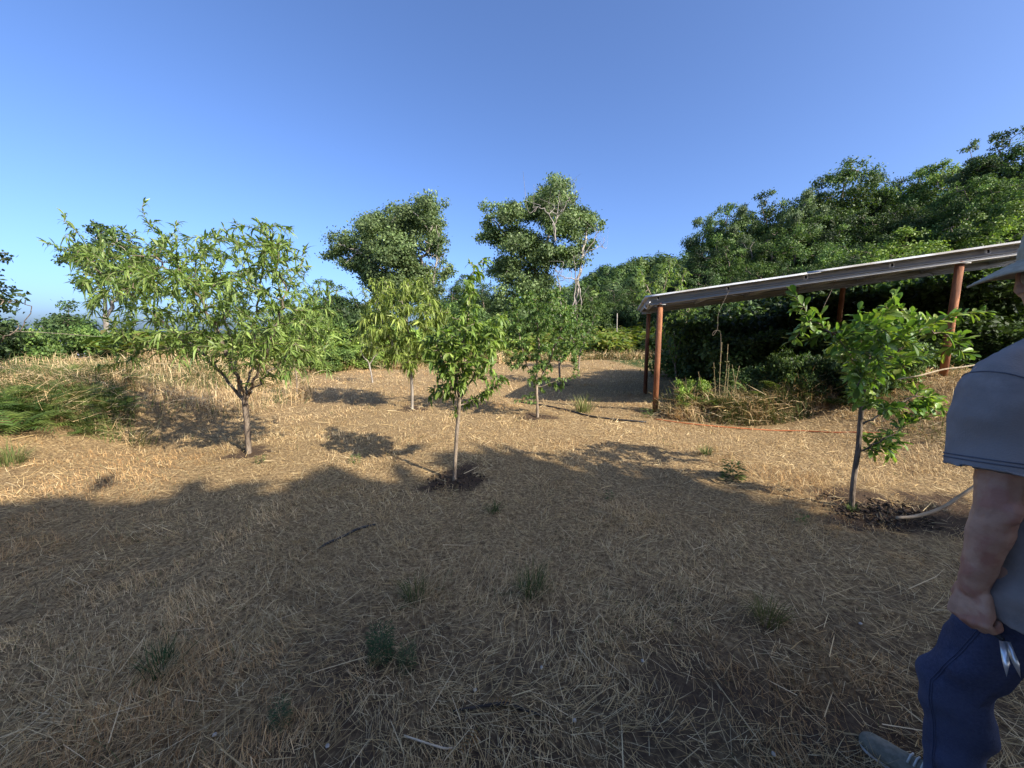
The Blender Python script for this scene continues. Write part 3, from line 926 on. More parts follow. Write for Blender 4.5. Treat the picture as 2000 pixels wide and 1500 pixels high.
inner = [(1395, 468, 31, P_DARK), (1432, 470, 29, P_ROUND), (1470, 462, 30, P_TALL), (1515, 448, 29, P_ROUND), (1560, 440, 28, P_BIG), (1605, 425, 28, P_ROUND), (1650, 412, 28, P_DARK), (1700, 408, 27, P_ROUND), (1750, 402, 27, P_BIG), (1800, 392, 26, P_DARK), (1850, 372, 25, P_ROUND), (1900, 352, 24, P_BIG), (1950, 338, 23, P_ROUND), (2010, 335, 22, P_BIG),
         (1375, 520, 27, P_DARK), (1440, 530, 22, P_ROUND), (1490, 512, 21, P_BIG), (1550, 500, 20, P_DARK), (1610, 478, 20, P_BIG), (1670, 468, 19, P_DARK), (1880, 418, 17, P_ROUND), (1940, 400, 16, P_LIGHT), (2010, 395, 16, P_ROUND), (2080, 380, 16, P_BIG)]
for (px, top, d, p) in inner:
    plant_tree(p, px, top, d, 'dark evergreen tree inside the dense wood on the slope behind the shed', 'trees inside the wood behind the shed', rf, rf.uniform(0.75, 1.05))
for (px, top, d, lab) in [(1745, 452, 16.5, 'bright yellow-green tree standing out against the dark wood above the shed roof'), (1800, 470, 14.5, 'lower yellow-green bush-like tree just above the high end of the shed roof'), (1560, 545, 17.5, 'small light green tree peeping over the middle of the shed roof')]:
    plant_tree(P_LIGHT, px, top, d, lab, 'light green trees behind the shed', rf, 1.1, 1.8)
for i, (px, top, d, p) in enumerate([(880, 545, 70, P_DARK), (915, 538, 72, P_ROUND), (945, 545, 66, P_DARK), (610, 560, 55, P_DARK), (640, 545, 52, P_ROUND), (660, 575, 45, P_DARK), (570, 590, 50, P_ROUND), (865, 590, 48, P_DARK), (905, 585, 50, P_LIGHT), (1160, 560, 60, P_ROUND), (1200, 548, 70, P_DARK), (1235, 560, 62, P_ROUND), (1330, 545, 50, P_ROUND), (1350, 520, 44, P_DARK), (1150, 590, 45, P_ROUND), (1310, 590, 34, P_DARK), (1340, 600, 30, P_ROUND), (1250, 590, 40, P_DARK), (1195, 600, 42, P_DARK)]):
    plant_tree(p, px, top, d, 'rounded dark tree in the tree line across the far end of the field', 'tree line across the far end of the field', rf, 1.3)

# trees behind the photographer, whose shade lies over the foreground
P_SHADE = proto('laurel_tree', 57, DARK, Wd=2.7, n_leaf=16000, leaf=0.42, n_lobes=26, z0=0.35)
for i, (x, y, h, w) in enumerate([(4.6, -7.4, 9.7, 1.2), (7.2, -7.0, 9.8, 1.15), (9.0, -6.9, 9.9, 1.1), (10.8, -6.7, 9.9, 1.1), (12.4, -7.2, 9.4, 1.1), (14.4, -7.9, 9.2, 1.1), (16.6, -8.5, 9.2, 1.15), (19.4, -9.0, 9.4, 1.2), (1.6, -7.8, 9.6, 1.25), (-1.2, -8.4, 9.8, 1.25), (9.4, -9.4, 11.2, 1.2), (6.0, -9.8, 11.4, 1.25), (12.9, -10.4, 11.0, 1.2), (16.4, -11.2, 11.2, 1.25), (2.8, -10.4, 11.4, 1.25)]):
    lab = 'evergreen tree behind the photographer that shades the foreground'
    if i == 0:
        P_SHADE.location = (x, y, float(G(x, y))); P_SHADE.scale = (w, w, h / 8.0); P_SHADE['label'] = lab; P_SHADE['group'] = 'trees behind the photographer'
    else:
        copy_tree(P_SHADE, (x, y, float(G(x, y))), i * 1.7, (w, w, h / 8.0), lab, 'trees behind the photographer')

# trees at the edge of the slope on the sea side
dT = 17.0
blT = [(170, 505, 26), (130, 512, 16), (225, 478, 28), (235, 540, 26), (158, 556, 14), (270, 520, 24), (300, 560, 22), (195, 450, 16), (255, 590, 14)]
cT, rT = lobes(blT, dT, 3)
pT = at(207, 670, dT); pT[2] = float(G(pT[0], pT[1])) - 0.2
wood_tree('heath_tree', pT, cT, rT, [[pT, at(206, 620, dT), at(205, 585, dT), at(203, 540, dT)], [at(207, 625, dT), at(222, 590, dT), at(245, 550, dT)], [at(205, 580, dT), at(180, 530, dT), at(160, 510, dT)]],
          'dark tree with a pale trunk standing behind the large peach tree', 'tree', DARK, 43, n_leaf=7000, leaf=0.13, R=0.10, bark='pale_bark', step=0.3, clumps=150)
dU = 22.0
blU = [(130, 612, 22), (120, 640, 32), (150, 645, 30), (100, 640, 18), (175, 645, 20), (135, 600, 14), (90, 625, 10), (190, 635, 10), (128, 660, 34)]
cU, rU = lobes(blU, dU, 4)
pU = at(132, 700, dU); pU[2] = float(G(pU[0], pU[1])) - 0.2
wood_tree('heath_tree', pU, cU, rU, [[pU, at(134, 640, dU), at(134, 605, dU)]], 'low dark bushy tree alone against the pale sky on the sea side', 'tree', DARK, 44, n_leaf=6000, leaf=0.15, R=0.08, step=0.3, clumps=130)
dW = 7.2
blW = [(-30, 500, 26), (0, 495, 10), (5, 520, 8), (-10, 590, 22), (25, 592, 16), (48, 585, 12), (-30, 640, 30), (35, 635, 9), (0, 650, 14), (-60, 570, 50), (-70, 650, 50)]
cW, rW = lobes(blW, dW, 5, 0.3)
pW = at(-110, 780, dW); pW[2] = float(G(pW[0], pW[1])) - 0.1
wood_tree('heath_tree', pW, cW, rW, [[pW, at(-90, 700, dW), at(-75, 600, dW), at(-50, 520, dW)], [at(-88, 690, dW), at(-20, 670, dW), at(40, 645, dW), at(60, 615, dW), at(62, 598, dW)], [at(-75, 600, dW), at(-20, 590, dW), at(40, 590, dW)]],
          'dark feathery branches of a tree reaching in at the picture edge above the bracken', 'tree', DARK, 45, n_leaf=4200, leaf=0.085, R=0.06, step=0.12, clumps=120, spread=0.6)

# far hill wood: one mass
def far_wood():
    r = np.random.default_rng(91)
    b = Bag()
    pts = []
    while len(pts) < 560:
        x = r.uniform(-30, 130); y = r.uniform(75, 160)
        if r.random() < 0.15 + math.exp(-((x - 50) / 45) ** 2 - ((y - 115) / 40) ** 2):
            pts.append((x, y))
    for (x, y) in pts:
        z = float(G(x, y)); h = r.uniform(3.5, 6.5); w = r.uniform(1.6, 2.8)
        n = 250
        dirs = nrm(r.normal(size=(n, 3)) * np.array([1, 1, 0.9]) + np.array([0, -0.15, 0.35]))
        P = np.array([x, y, z + h * 0.55]) + dirs * np.array([w, w, h * 0.5]) * r.uniform(0.62, 1.18, (n, 1))
        D = nrm(np.cross(dirs, r.normal(size=(n, 3))))
        base = palette(1, LAUREL + DARK + [GREY[0]], 0.2, r) * 0.85
        col = base * r.uniform(0.7, 1.35, (n, 1))
        L = r.uniform(0.4, 0.85, n)
        b.add(*[q for q in (lambda t: (t[0], t[1], None, t[2]))(diamonds(P, D, dirs, L, L * 0.8, col))])
    return put('distant_wood', b.mesh('distant_wood', M['far_leaf']))
tag(far_wood(), 'distant hill covered in evergreen wood beyond the field', 'wood', None, 'stuff')

# shrubs of the hedge across the end of the field and behind the shed
def shrub_proto(name, seed, cols, leaf=0.10, n=9000, flat=0.8):
    r = np.random.default_rng(seed)
    cs = [np.array([r.uniform(-0.75, 0.75), r.uniform(-0.75, 0.75), r.uniform(0.15, 1.05)]) for _ in range(16)]
    rs = [r.uniform(0.35, 0.6) for _ in cs]
    V, Q, Cc, cc = crown_cloud(cs, rs, n, leaf, cols, r, clumps=110, spread=0.6)
    V[:, 2] = np.maximum(V[:, 2], -0.3)
    A = cc[:50]
    Nn, par = grow([np.array([0, 0, -0.2]), np.array([0, 0, 0.15])], [], A, 0.15, 0.2, r=r)
    rr, _ = radii(Nn, par, 0.006, 0.04)
    root = thing(name, (0, 0, 0), '-', 'shrub')
    bw = Bag(); v, q = wood(Nn, par, rr, 5); bw.add(v, q)
    put('stem', bw.mesh('stem', M['bark']), root)
    bl = Bag(); bl.add(V, Q, None, Cc)
    put('foliage', bl.mesh('foliage', M['far_leaf']), root)
    return root
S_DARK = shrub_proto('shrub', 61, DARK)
S_MID = shrub_proto('shrub', 62, LAUREL)
S_LIGHT = shrub_proto('shrub', 63, LIGHT, 0.105)
sh_used = set()
def plant_shrub(p, px, top, d, w, label, group, r, h=None):
    t = at(px, top, d)
    z = float(G(t[0], t[1]))
    hh = max(0.5, (t[2] - z) / 1.35)
    loc = (t[0], t[1], z)
    if p.name not in sh_used:
        sh_used.add(p.name)
        p.location = loc; p.scale = (w, w, hh); p.rotation_euler = (0, 0, r.uniform(0, 6.28)); p['label'] = label
        if group: p['group'] = group
        return p
    c_ = copy_tree(p, loc, r.uniform(0, 6.28), (w, w, hh), label, group)
    if not group and 'group' in c_: del c_['group']
    return c_
rs_ = np.random.default_rng(5)
for (px, top, d, w, p) in [(665, 600, 26, 1.9, S_DARK), (700, 590, 28, 2.2, S_DARK), (640, 612, 23, 1.6, S_MID), (668, 640, 19, 1.2, S_LIGHT), (700, 638, 19.5, 1.3, S_MID), (735, 640, 20, 1.3, S_LIGHT), (770, 642, 20.5, 1.4, S_MID), (808, 640, 21, 1.4, S_LIGHT), (850, 640, 22, 1.4, S_MID), (880, 605, 29, 2.0, S_DARK),
                           (900, 596, 32, 2.2, S_MID), (930, 615, 29, 1.9, S_DARK), (960, 630, 27, 1.7, S_LIGHT), (1000, 620, 29, 1.9, S_DARK), (1040, 630, 29, 1.7, S_MID), (1085, 620, 31, 1.8, S_DARK), (1120, 622, 32, 1.6, S_MID), (1160, 600, 35, 1.8, S_MID), (1225, 598, 35, 1.8, S_DARK), (660, 675, 16.5, 0.7, S_LIGHT), (745, 672, 18, 0.8, S_LIGHT), (830, 668, 20, 0.9, S_MID), (560, 635, 22, 1.7, S_MID), (520, 645, 21, 1.6, S_DARK), (600, 640, 20, 1.4, S_LIGHT), (450, 652, 22, 1.5, S_DARK), (400, 655, 22, 1.4, S_MID), (900, 655, 23.5, 1.1, S_LIGHT), (990, 662, 26.5, 1.1, S_LIGHT), (655, 684, 15.2, 0.7, S_MID), (690, 680, 16.0, 0.8, S_LIGHT), (722, 678, 16.6, 0.8, S_LIGHT), (760, 676, 17.2, 0.8, S_MID), (795, 672, 18.0, 0.9, S_LIGHT), (835, 674, 18.6, 0.9, S_LIGHT), (870, 668, 20.0, 1.0, S_MID), (625, 688, 14.6, 0.6, S_LIGHT), (930, 668, 22.0, 1.0, S_LIGHT)]:
    pn = 'S_DARK' if p is S_DARK else 'S_MID' if p is S_MID else 'S_LIGHT'
    plant_shrub(p, px, top, d, w, {'S_DARK': 'dark', 'S_MID': 'mid-green', 'S_LIGHT': 'pale green'}[pn] + ' leafy shrub in the hedge along the far edge of the dry field', 'shrubs along the far edge of the field', rs_)
for (px, top, d, w, p, lab) in [(-20, 628, 12.0, 1.0, S_DARK, 'dark bush at the very edge of the picture on the bracken bank'), (40, 640, 13.0, 0.9, S_MID, 'low green bush on the skyline of the bank, beside the edge branches'), (90, 648, 14.0, 0.8, S_LIGHT, 'pale green bush below the lone dark bushy tree'), (185, 640, 14.0, 1.0, S_MID, 'green bush at the foot of the pale trunk'), (250, 644, 14.5, 1.1, S_DARK, 'dark bush on the bank behind the large peach tree'), (320, 648, 15.0, 1.1, S_MID, 'mid-green bush behind the middle of the large peach tree'), (370, 652, 15.5, 1.0, S_LIGHT, 'pale bush on the dry bank behind the peach tree trunk')]:
    plant_shrub(p, px, top, d, w, lab, None, rs_)
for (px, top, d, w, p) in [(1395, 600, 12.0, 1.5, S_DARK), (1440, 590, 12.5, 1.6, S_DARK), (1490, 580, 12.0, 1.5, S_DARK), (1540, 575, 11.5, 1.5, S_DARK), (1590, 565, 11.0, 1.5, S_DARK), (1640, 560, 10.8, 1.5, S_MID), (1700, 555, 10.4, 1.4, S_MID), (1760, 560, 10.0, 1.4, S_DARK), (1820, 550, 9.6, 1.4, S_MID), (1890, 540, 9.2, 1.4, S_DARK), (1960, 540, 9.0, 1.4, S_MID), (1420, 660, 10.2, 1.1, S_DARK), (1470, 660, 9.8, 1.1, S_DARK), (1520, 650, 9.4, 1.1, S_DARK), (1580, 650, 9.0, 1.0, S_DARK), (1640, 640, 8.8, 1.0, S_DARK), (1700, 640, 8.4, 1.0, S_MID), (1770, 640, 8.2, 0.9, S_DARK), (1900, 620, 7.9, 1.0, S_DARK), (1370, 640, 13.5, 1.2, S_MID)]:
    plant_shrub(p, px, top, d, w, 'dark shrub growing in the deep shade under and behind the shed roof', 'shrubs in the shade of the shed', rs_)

# ------------------------------------------------------------------ shed: posts, beams, purlins, corrugated roof
M['rust'] = noise_mat('rusty_pipe', (0.17, 0.060, 0.028), (0.40, 0.170, 0.075), 14, 0.8, 0.35, stretch=(1, 1, 0.18), c3=(0.12, 0.045, 0.024), scale3=5.0)
M['steel'] = noise_mat('weathered_steel', (0.33, 0.325, 0.32), (0.39, 0.385, 0.375), 2.5, 0.6, 0.02, metallic=0.0, c3=(0.34, 0.335, 0.33), scale3=0.9)
M['zinc'] = noise_mat('galvanised_edge', (0.42, 0.42, 0.42), (0.66, 0.66, 0.65), 20, 0.5, 0.1)
M['sheet'] = noise_mat('corrugated_sheet', (0.42, 0.43, 0.44), (0.62, 0.62, 0.61), 3, 0.5, 0.1, c3=(0.36, 0.33, 0.29), scale3=1.2)
M['dark_in'] = noise_mat('purlin_shade', (0.015, 0.015, 0.015), (0.03, 0.03, 0.03), 9, 0.9, 0.0)
F0 = np.array([2.745, 7.3, 0.0]); EX = nrm([1.125, -0.3246, 0.0]); EY = np.array([-EX[1], EX[0], 0.0])
SL = 0.124
UP = np.array([0, 0, 1.0])
ES = nrm(EX + UP * SL)               # along the slope
EN = nrm(UP - EX * SL)               # normal of the roof
Z0 = 2.045                           # underside of the front beam at the low post
def SH(s, t, z=0.0):
    """s metres along the front beam from the low post, t metres back, z above the beam's underside"""
    return F0 + EX * s + EY * t + UP * (Z0 + SL * s + z)
shed = thing('open_shed', tuple(F0), 'open lean-to shed with rusty pipe posts and corrugated metal roof', 'shed')
so = np.array(shed.location)
SPAN0, SPAN1, DEP = -0.12, 8.0, 4.3
def post(s, t):
    p = SH(s, t)
    zb = float(G(p[0], p[1])) - 0.15
    b = Bag()
    tube(b, [[p[0], p[1], zb], [p[0], p[1], (zb + p[2]) / 2], [p[0], p[1], p[2] + 0.02]], 0.052, 18)
    o = put('post', b.mesh('post', M['rust'], so, True), shed)
    b2 = Bag()
    box(b2, p - EX * 0.09 - EY * 0.075 + UP * 0.0 - UP * 0.012, EX * 0.18, EY * 0.15, UP * 0.012)
    put('cap_plate', b2.mesh('cap_plate', M['steel'], so), o)
for s in (0.06, 4.42, 7.6):
    post(s, 0.05); post(s, 3.35)
def beam(t, name='beam'):
    b = Bag()
    a = SH(SPAN0, t); L = (SPAN1 - SPAN0) / EX.dot(ES)
    box(b, a + UP * 0.0 - EY * 0.03, ES * L, EY * 0.10, EN * 0.012)                 # bottom flange
    box(b, a + EN * 0.013 + EY * 0.010, ES * L, EY * 0.012, EN * 0.045)            # lower web
    box(b, a + EN * 0.059 - EY * 0.012, ES * L, EY * 0.05, EN * 0.010)             # lip above the lower web
    box(b, a + EN * 0.070 + EY * 0.014, ES * L, EY * 0.010, EN * 0.085)            # upper plate
    return put(name, b.mesh('beam', M['steel'], so), shed)
beam(0.0); beam(3.3)
def purlin(s):
    b = Bag()
    a = SH(s, -0.02) + EN * 0.082
    w, h, tk, L = 0.056, 0.072, 0.010, DEP - 0.2
    box(b, a, ES * w, EY * L, EN * tk); box(b, a + EN * (h - tk), ES * w, EY * L, EN * tk)
    box(b, a + EN * tk, ES * tk, EY * L, EN * (h - 2 * tk)); box(b, a + EN * tk + ES * (w - tk), ES * tk, EY * L, EN * (h - 2 * tk))
    o = put('purlin', b.mesh('purlin', M['zinc'], so), shed)
    b2 = Bag(); box(b2, a + EN * (tk + 0.001) + ES * (tk + 0.001) + EY * 0.012, ES * (w - 2 * tk - 0.002), EY * 0.01, EN * (h - 2 * tk - 0.002))  # dark block painting the shade inside the open tube end
    put('tube_shade', b2.mesh('tube_shade', M['dark_in'], so), o)
for k in range(7):
    purlin(0.0 + 1.171 * k)
def eave_trim():
    b = Bag()
    box(b, SH(SPAN0 - 0.012, 0.0) + EN * 0.07, EX * 0.010, EY * (DEP - 0.3), EN * 0.084)
    put('end_plate', b.mesh('end_plate', M['steel'], so), shed)
eave_trim()
def sheet(s0, s1, t0, t1, lift):
    pitch, hgt = 0.215, 0.034
    prof = []
    t = t0
    while t < t1 - 1e-6:
        for f, z in ((0, 0), (0.36, 0), (0.46, 1), (0.90, 1), (1.0, 0)):
            tt = t + f * pitch
            if tt <= t1 + 1e-6:
                prof.append((tt, z * hgt))
        t += pitch
    V, Q = [], []
    n = len(prof)
    rows = 10
    for i in range(rows + 1):
        s = s0 + (s1 - s0) * i / rows
        for (tt, z) in prof:
            V.append(SH(s, tt) + EN * (0.1585 + z + lift))
    for i in range(rows):
        for k in range(n - 1):
            Q.append([i * n + k, i * n + k + 1, (i + 1) * n + k + 1, (i + 1) * n + k])
    V = np.array(V); nv = len(V)
    V = np.concatenate([V, V + EN * 0.004])
    Q = [q[::-1] for q in Q] + [[a + nv for a in q] for q in Q]
    rim = [k for k in range(n)] + [i * n + n - 1 for i in range(1, rows + 1)] + [rows * n + k for k in range(n - 2, -1, -1)] + [i * n for i in range(rows - 1, 0, -1)]
    for a, c in zip(rim, rim[1:] + rim[:1]):
        Q.append([a, c, c + nv, a + nv])
    b = Bag(); b.add(V, Q)
    put('roof_sheet', b.mesh('roof_sheet', M['sheet'], so), shed)
for j in range(5):
    t0 = -0.10 + j * 0.86
    sheet(-0.20, 2.55, t0, t0 + 0.8601, 0.0 + (j % 2) * 0.0045)
    sheet(2.40, 5.4, t0, t0 + 0.8601, 0.010 + (j % 2) * 0.0045)
    sheet(5.25, 8.2, t0, t0 + 0.8601, 0.020 + (j % 2) * 0.0045)
def line_thing(name, pts, rad, mat, label, cat, n=6, smooth=4, group=None):
    s = spline(pts, smooth)
    b = Bag(); tube(b, s, rad, n)
    o = put(name, b.mesh(name, mat, s[0], True), None, tuple(s[0]))
    return tag(o, label, cat, group)
M['white_cable'] = noise_mat('white_cable', (0.62, 0.62, 0.60), (0.75, 0.75, 0.73), 20, 0.5, 0.0)
e0 = SH(-0.14, 1.5, 0.20); e1 = SH(-0.13, -0.03, 0.07)
line_thing('white_cable', [e0, (e0 + e1) / 2 + (e0 - e1) * 0.22 - UP * 0.10 - EX * 0.03, (e0 + e1) / 2 - (e0 - e1) * 0.25 - UP * 0.13 - EX * 0.03, e1 - UP * 0.03 - EX * 0.02, e1], 0.010, M['white_cable'], 'white cable hanging in a loop from the low corner of the shed roof', 'cable')
M['wire'] = noise_mat('grey_wire', (0.20, 0.16, 0.12), (0.35, 0.29, 0.22), 20, 0.7, 0.0)
q = 6.95
line_thing('hanging_wire', [SH(1.21, -0.02, 0.11), at(1404, 610, q), at(1402, 635, q), at(1400, 645, q), at(1393, 655, q), at(1392, 650, q), at(1400, 645, q), at(1407, 650, q), at(1408, 675, q), at(1406, 720, q), at(1406, 745, q)], 0.0022, M['wire'], 'thin wire with a kink dangling from the shed beam into the weeds', 'wire', 5)
q = 6.6
line_thing('hanging_wire', [at(1636, 545, q), at(1630, 552, q), at(1622, 572, q), at(1612, 592, q), at(1606, 606, q)], 0.003, M['wire'], 'short pale wire hanging from the middle of the shed beam', 'wire', 5)

# ------------------------------------------------------------------ hoses, pipes, sticks
def on_ground(px, py, h=0.02):
    p = ground_at(px, py)
    return p + np.array([0, 0, h])
M['orange'] = noise_mat('orange_hose', (0.42, 0.12, 0.04), (0.55, 0.18, 0.07), 15, 0.55, 0.05)
line_thing('garden_hose', [on_ground(1278, 820), on_ground(1310, 825), on_ground(1350, 830), on_ground(1400, 834, 0.012), on_ground(1450, 838, 0.012), on_ground(1510, 842, 0.012), on_ground(1570, 843, 0.012), on_ground(1625, 846, 0.012), on_ground(1672, 846, 0.012), on_ground(1760, 850, 0.02)], 0.0095, M['orange'], 'orange hose lying along the foot of the weedy mound', 'hose')
M['tan'] = noise_mat('tan_hose', (0.36, 0.25, 0.15), (0.50, 0.37, 0.24), 12, 0.6, 0.1)
h0 = ground_at(1750, 1016)
line_thing('tan_hose', [h0 + np.array([0, 0, 0.02]), at(1790, 1008, h0[1] - 0.02), at(1840, 992, h0[1] - 0.04), at(1880, 966, h0[1] - 0.06), at(1925, 940, h0[1] - 0.10), at(1990, 930, h0[1] - 0.25), at(2080, 960, h0[1] - 0.5), ground_at(2150, 1000) + np.array([0, 0, 0.03])], 0.0135, M['tan'], 'stiff tan hose arching off the ground beside the dug soil', 'hose', 8)
M['black_pipe'] = noise_mat('black_pipe', (0.010, 0.010, 0.012), (0.03, 0.03, 0.033), 15, 0.5, 0.05)
line_thing('drip_pipe', [on_ground(612, 1078, -0.005), on_ground(640, 1064, 0.012), on_ground(668, 1050, 0.004), on_ground(700, 1036, 0.014), on_ground(733, 1026, 0.006)], 0.009, M['black_pipe'], 'black drip pipe half buried in the shaded grass', 'pipe')
line_thing('drip_pipe', [on_ground(1018, 787, 0.015), on_ground(1060, 793, 0.02), on_ground(1105, 802, 0.02), on_ground(1150, 814, 0.02), on_ground(1200, 821, 0.02), on_ground(1262, 826, 0.015)], 0.016, M['black_pipe'], 'dark pipe running from the grey-green fruit tree towards the shed post', 'pipe')
M['stick'] = noise_mat('dead_wood', (0.02, 0.016, 0.013), (0.07, 0.055, 0.042), 20, 0.9, 0.4)
line_thing('fallen_stick', [on_ground(885, 1392, 0.008), on_ground(940, 1386, 0.014), on_ground(985, 1380, 0.012), on_ground(1020, 1391, 0.014), on_ground(1062, 1402, 0.008)], np.concatenate([np.linspace(0.004, 0.008, 9), np.linspace(0.008, 0.004, 8)]), M['stick'], 'dark dead stick lying in the shaded foreground grass', 'stick')
M['pale_stick'] = noise_mat('pale_stick', (0.40, 0.31, 0.20), (0.58, 0.47, 0.33), 20, 0.8, 0.2)
line_thing('pale_twig', [on_ground(790, 1446, 0.02), on_ground(830, 1462, 0.025), on_ground(868, 1472, 0.022), on_ground(884, 1470, 0.02)], 0.0035, M['pale_stick'], 'pale bent twig at the bottom of the shaded foreground', 'twig')
q5 = 3.6
line_thing('bare_branch', [at(1752, 741, q5 + 0.1), at(1790, 735, q5), at(1840, 722, q5 - 0.02), at(1872, 718, q5 - 0.05), at(1930, 710, q5 - 0.1), at(2010, 705, q5 - 0.2)], [0.008] * 21, M['pale_stick'], 'bare pale branch slanting across in front of the rusty post behind the man', 'branch', 6, 4)
M['fence_wood'] = noise_mat('weathered_post', (0.22, 0.19, 0.15), (0.40, 0.36, 0.30), 14, 0.9, 0.4, stretch=(1, 1, 0.2))
def fence_post(px, py_top, d, label):
    t = at(px, py_top, d)
    z = float(G(t[0], t[1])) - 0.2
    b = Bag(); tube(b, [[t[0], t[1], z], [t[0] + 0.01, t[1], (z + t[2]) / 2], [t[0] - 0.02, t[1], t[2]]], 0.035, 8)
    tag(put('fence_post', b.mesh('fence_post', M['fence_wood'], (t[0], t[1], z), True), None, (t[0], t[1], z)), label, 'post')
    return t
fence_post(1206, 612, 29, 'thin pale fence post in the bracken slope beyond the shed')
fence_post(868, 648, 22, 'weathered pale stake among the scrub behind the slender tree')
w0 = at(-60, 642, 8.5); w1 = at(78, 649, 9.5)
line_thing('fence_wire', [w0, (w0 + w1) / 2 - UP * 0.02, w1, at(200, 658, 11)], 0.006, M['wire'], 'single fence wire above the bracken bank at the picture edge', 'wire', 5)

def edge(x):
    """far edge of the mown field"""
    return np.interp(x, [-14, -9, -7, -4, -1, 2, 9], [11, 13.5, 15, 17, 19.8, 21.2, 22.5]) + 0.5 * np.sin(np.asarray(x) * 1.7)

def mound(x, y):
    q = ((x - 4.2) / 1.45) ** 2 + ((y - 6.75 + 0.12 * (x - 4.2)) / 0.62) ** 2
    return 0.28 * ss(1.0, 0.15, q)

# ------------------------------------------------------------------ ferns
def frond_mesh(seed, cols, n=13, L=1.0, droop=0.45, wid=0.34):
    r = np.random.default_rng(seed)
    b = Bag()
    ts = np.linspace(0, 1, 9)
    pts = np.stack([0 * ts, ts * (1 - 0.18 * ts), 0.55 * ts - (droop + 0.30) * ts ** 2], -1) * L
    tube(b, pts, np.linspace(0.006, 0.0015, 9), 4, np.array([0.10, 0.12, 0.04]), False)
    def curve(t):
        return np.stack([0 * t, t * (1 - 0.18 * t), 0.55 * t - (droop + 0.30) * t ** 2], -1) * L
    t = np.linspace(0.20, 0.985, n)
    P = curve(t); P2 = curve(np.minimum(t + 0.02, 1.02)); T = nrm(P2 - P)
    for sgn in (-1, 1):
        l = wid * L * np.sin(np.clip((1 - t) * 1.25 + 0.10, 0, math.pi / 2)) * r.uniform(0.85, 1.1, n)
        D = nrm(np.array([sgn, 0, 0]) + T * 0.55 + np.array([0, 0, -0.12]))
        NN = nrm(np.cross(D, T) * (1 if sgn > 0 else -1) * 1.0 + r.normal(0, 0.12, (n, 3)))
        NN[NN[:, 2] < 0] *= -1
        V, Q, Cc = leaf_strip(P, D, NN, l, l * 0.11 + 0.006 * L, 0.15, [(0, 0.9), (0.25, 1.0), (0.5, 0.75), (0.75, 0.5), (1, 0.02)], 0.2, palette(n, cols, 0.2, r))
        b.add(V, Q, None, Cc)
    return b
FERN = [(0.075, 0.130, 0.028), (0.100, 0.160, 0.034), (0.055, 0.100, 0.022)]
FERNY = [(0.135, 0.185, 0.038), (0.175, 0.215, 0.050), (0.100, 0.145, 0.030)]
FDRY = [(0.22, 0.11, 0.035), (0.28, 0.15, 0.05), (0.17, 0.085, 0.028)]
fr_green = [frond_mesh(s, FERN).mesh('frond', M['fern']) for s in (1, 2, 3)]
fr_light = [frond_mesh(s, FERNY).mesh('frond', M['fern']) for s in (4, 5, 6)]
fr_dry = [frond_mesh(7, FDRY, n=9, wid=0.26, droop=0.1).mesh('frond', M['fern'])]
def fern(p, size, nf, label, group, r, kind=0, yaw=None):
    root = thing('bracken_fern', tuple(p), label, 'fern', group)
    a0 = r.uniform(0, 6.28)
    for i in range(nf):
        a = a0 + i * 2.4 + r.uniform(-0.3, 0.3)
        me = (fr_green if kind == 0 else fr_light if kind == 1 else fr_dry)
        o = put('frond', me[int(r.integers(0, len(me)))], root)
        s = size * r.uniform(0.75, 1.2)
        tilt = r.uniform(0.2, 0.95)
        o.matrix_local = Matrix.Rotation(a, 4, 'Z') @ Matrix.Rotation(tilt, 4, 'X') @ Matrix.Diagonal((s, s, s, 1))
    return root
rfn = np.random.default_rng(15)
for i in range(130):
    px = rfn.uniform(-120, 240); py = rfn.uniform(672, 850)
    if px > 130 and py < 735: continue
    g_ = ground_at(px, py)
    if g_[1] > 12 or g_[1] < 4: continue
    is_pale = int(rfn.random() < 0.45)
    fern(g_, rfn.uniform(0.26, 0.58), int(rfn.integers(5, 9)), ('pale yellow-green' if is_pale else 'green') + ' bracken fern in the thick clump on the bank at the field edge', 'bracken ferns on the bank', rfn, is_pale)
for (x, y, sz, nf, lab, kd) in [(3.20, 6.85, 0.42, 8, 'low green fern at the shed-post end of the weedy mound', 1), (3.55, 6.60, 0.34, 8, 'second low fern from the shed post, low on the front of the mound', 1), (4.35, 6.80, 0.62, 6, 'tall green fern arching over the middle of the weedy mound', 1), (4.75, 6.65, 0.66, 6, 'tallest fern, near the shaded end of the weedy mound', 1), (5.05, 6.45, 0.50, 7, 'green fern at the shaded end of the weedy mound', 1),
                               (5.35, 6.15, 0.45, 7, 'dark fern low in the shade behind the orange hose', 0), (5.75, 6.05, 0.5, 7, 'fern in the black shade behind the plum tree trunk', 0), (3.02, 6.95, 0.24, 6, 'tiny fern beside the rusty corner post', 1), (5.6, 6.5, 0.6, 7, 'big dark fern where the weedy mound meets the bank', 0), (6.1, 6.3, 0.55, 7, 'dark fern on the bank just beyond the end of the mound', 0), (3.9, 6.45, 0.26, 6, 'small pale fern on the front slope of the weedy mound', 1)]:
    fern(np.array([x, y, float(G(x, y)) + float(mound(np.array(x), np.array(y)))]), sz, nf, lab, None, rfn, kd)
for i in range(22):
    px = rfn.uniform(1560, 1990); py = rfn.uniform(600, 700); d = rfn.uniform(8.5, 10.5)
    t = at(px, py, d)
    fern(np.array([t[0], t[1], float(G(t[0], t[1]))]), rfn.uniform(0.9, 1.4), 6, 'tall fern on the shaded bank behind the shed', 'ferns on the bank behind the shed', rfn, 0)
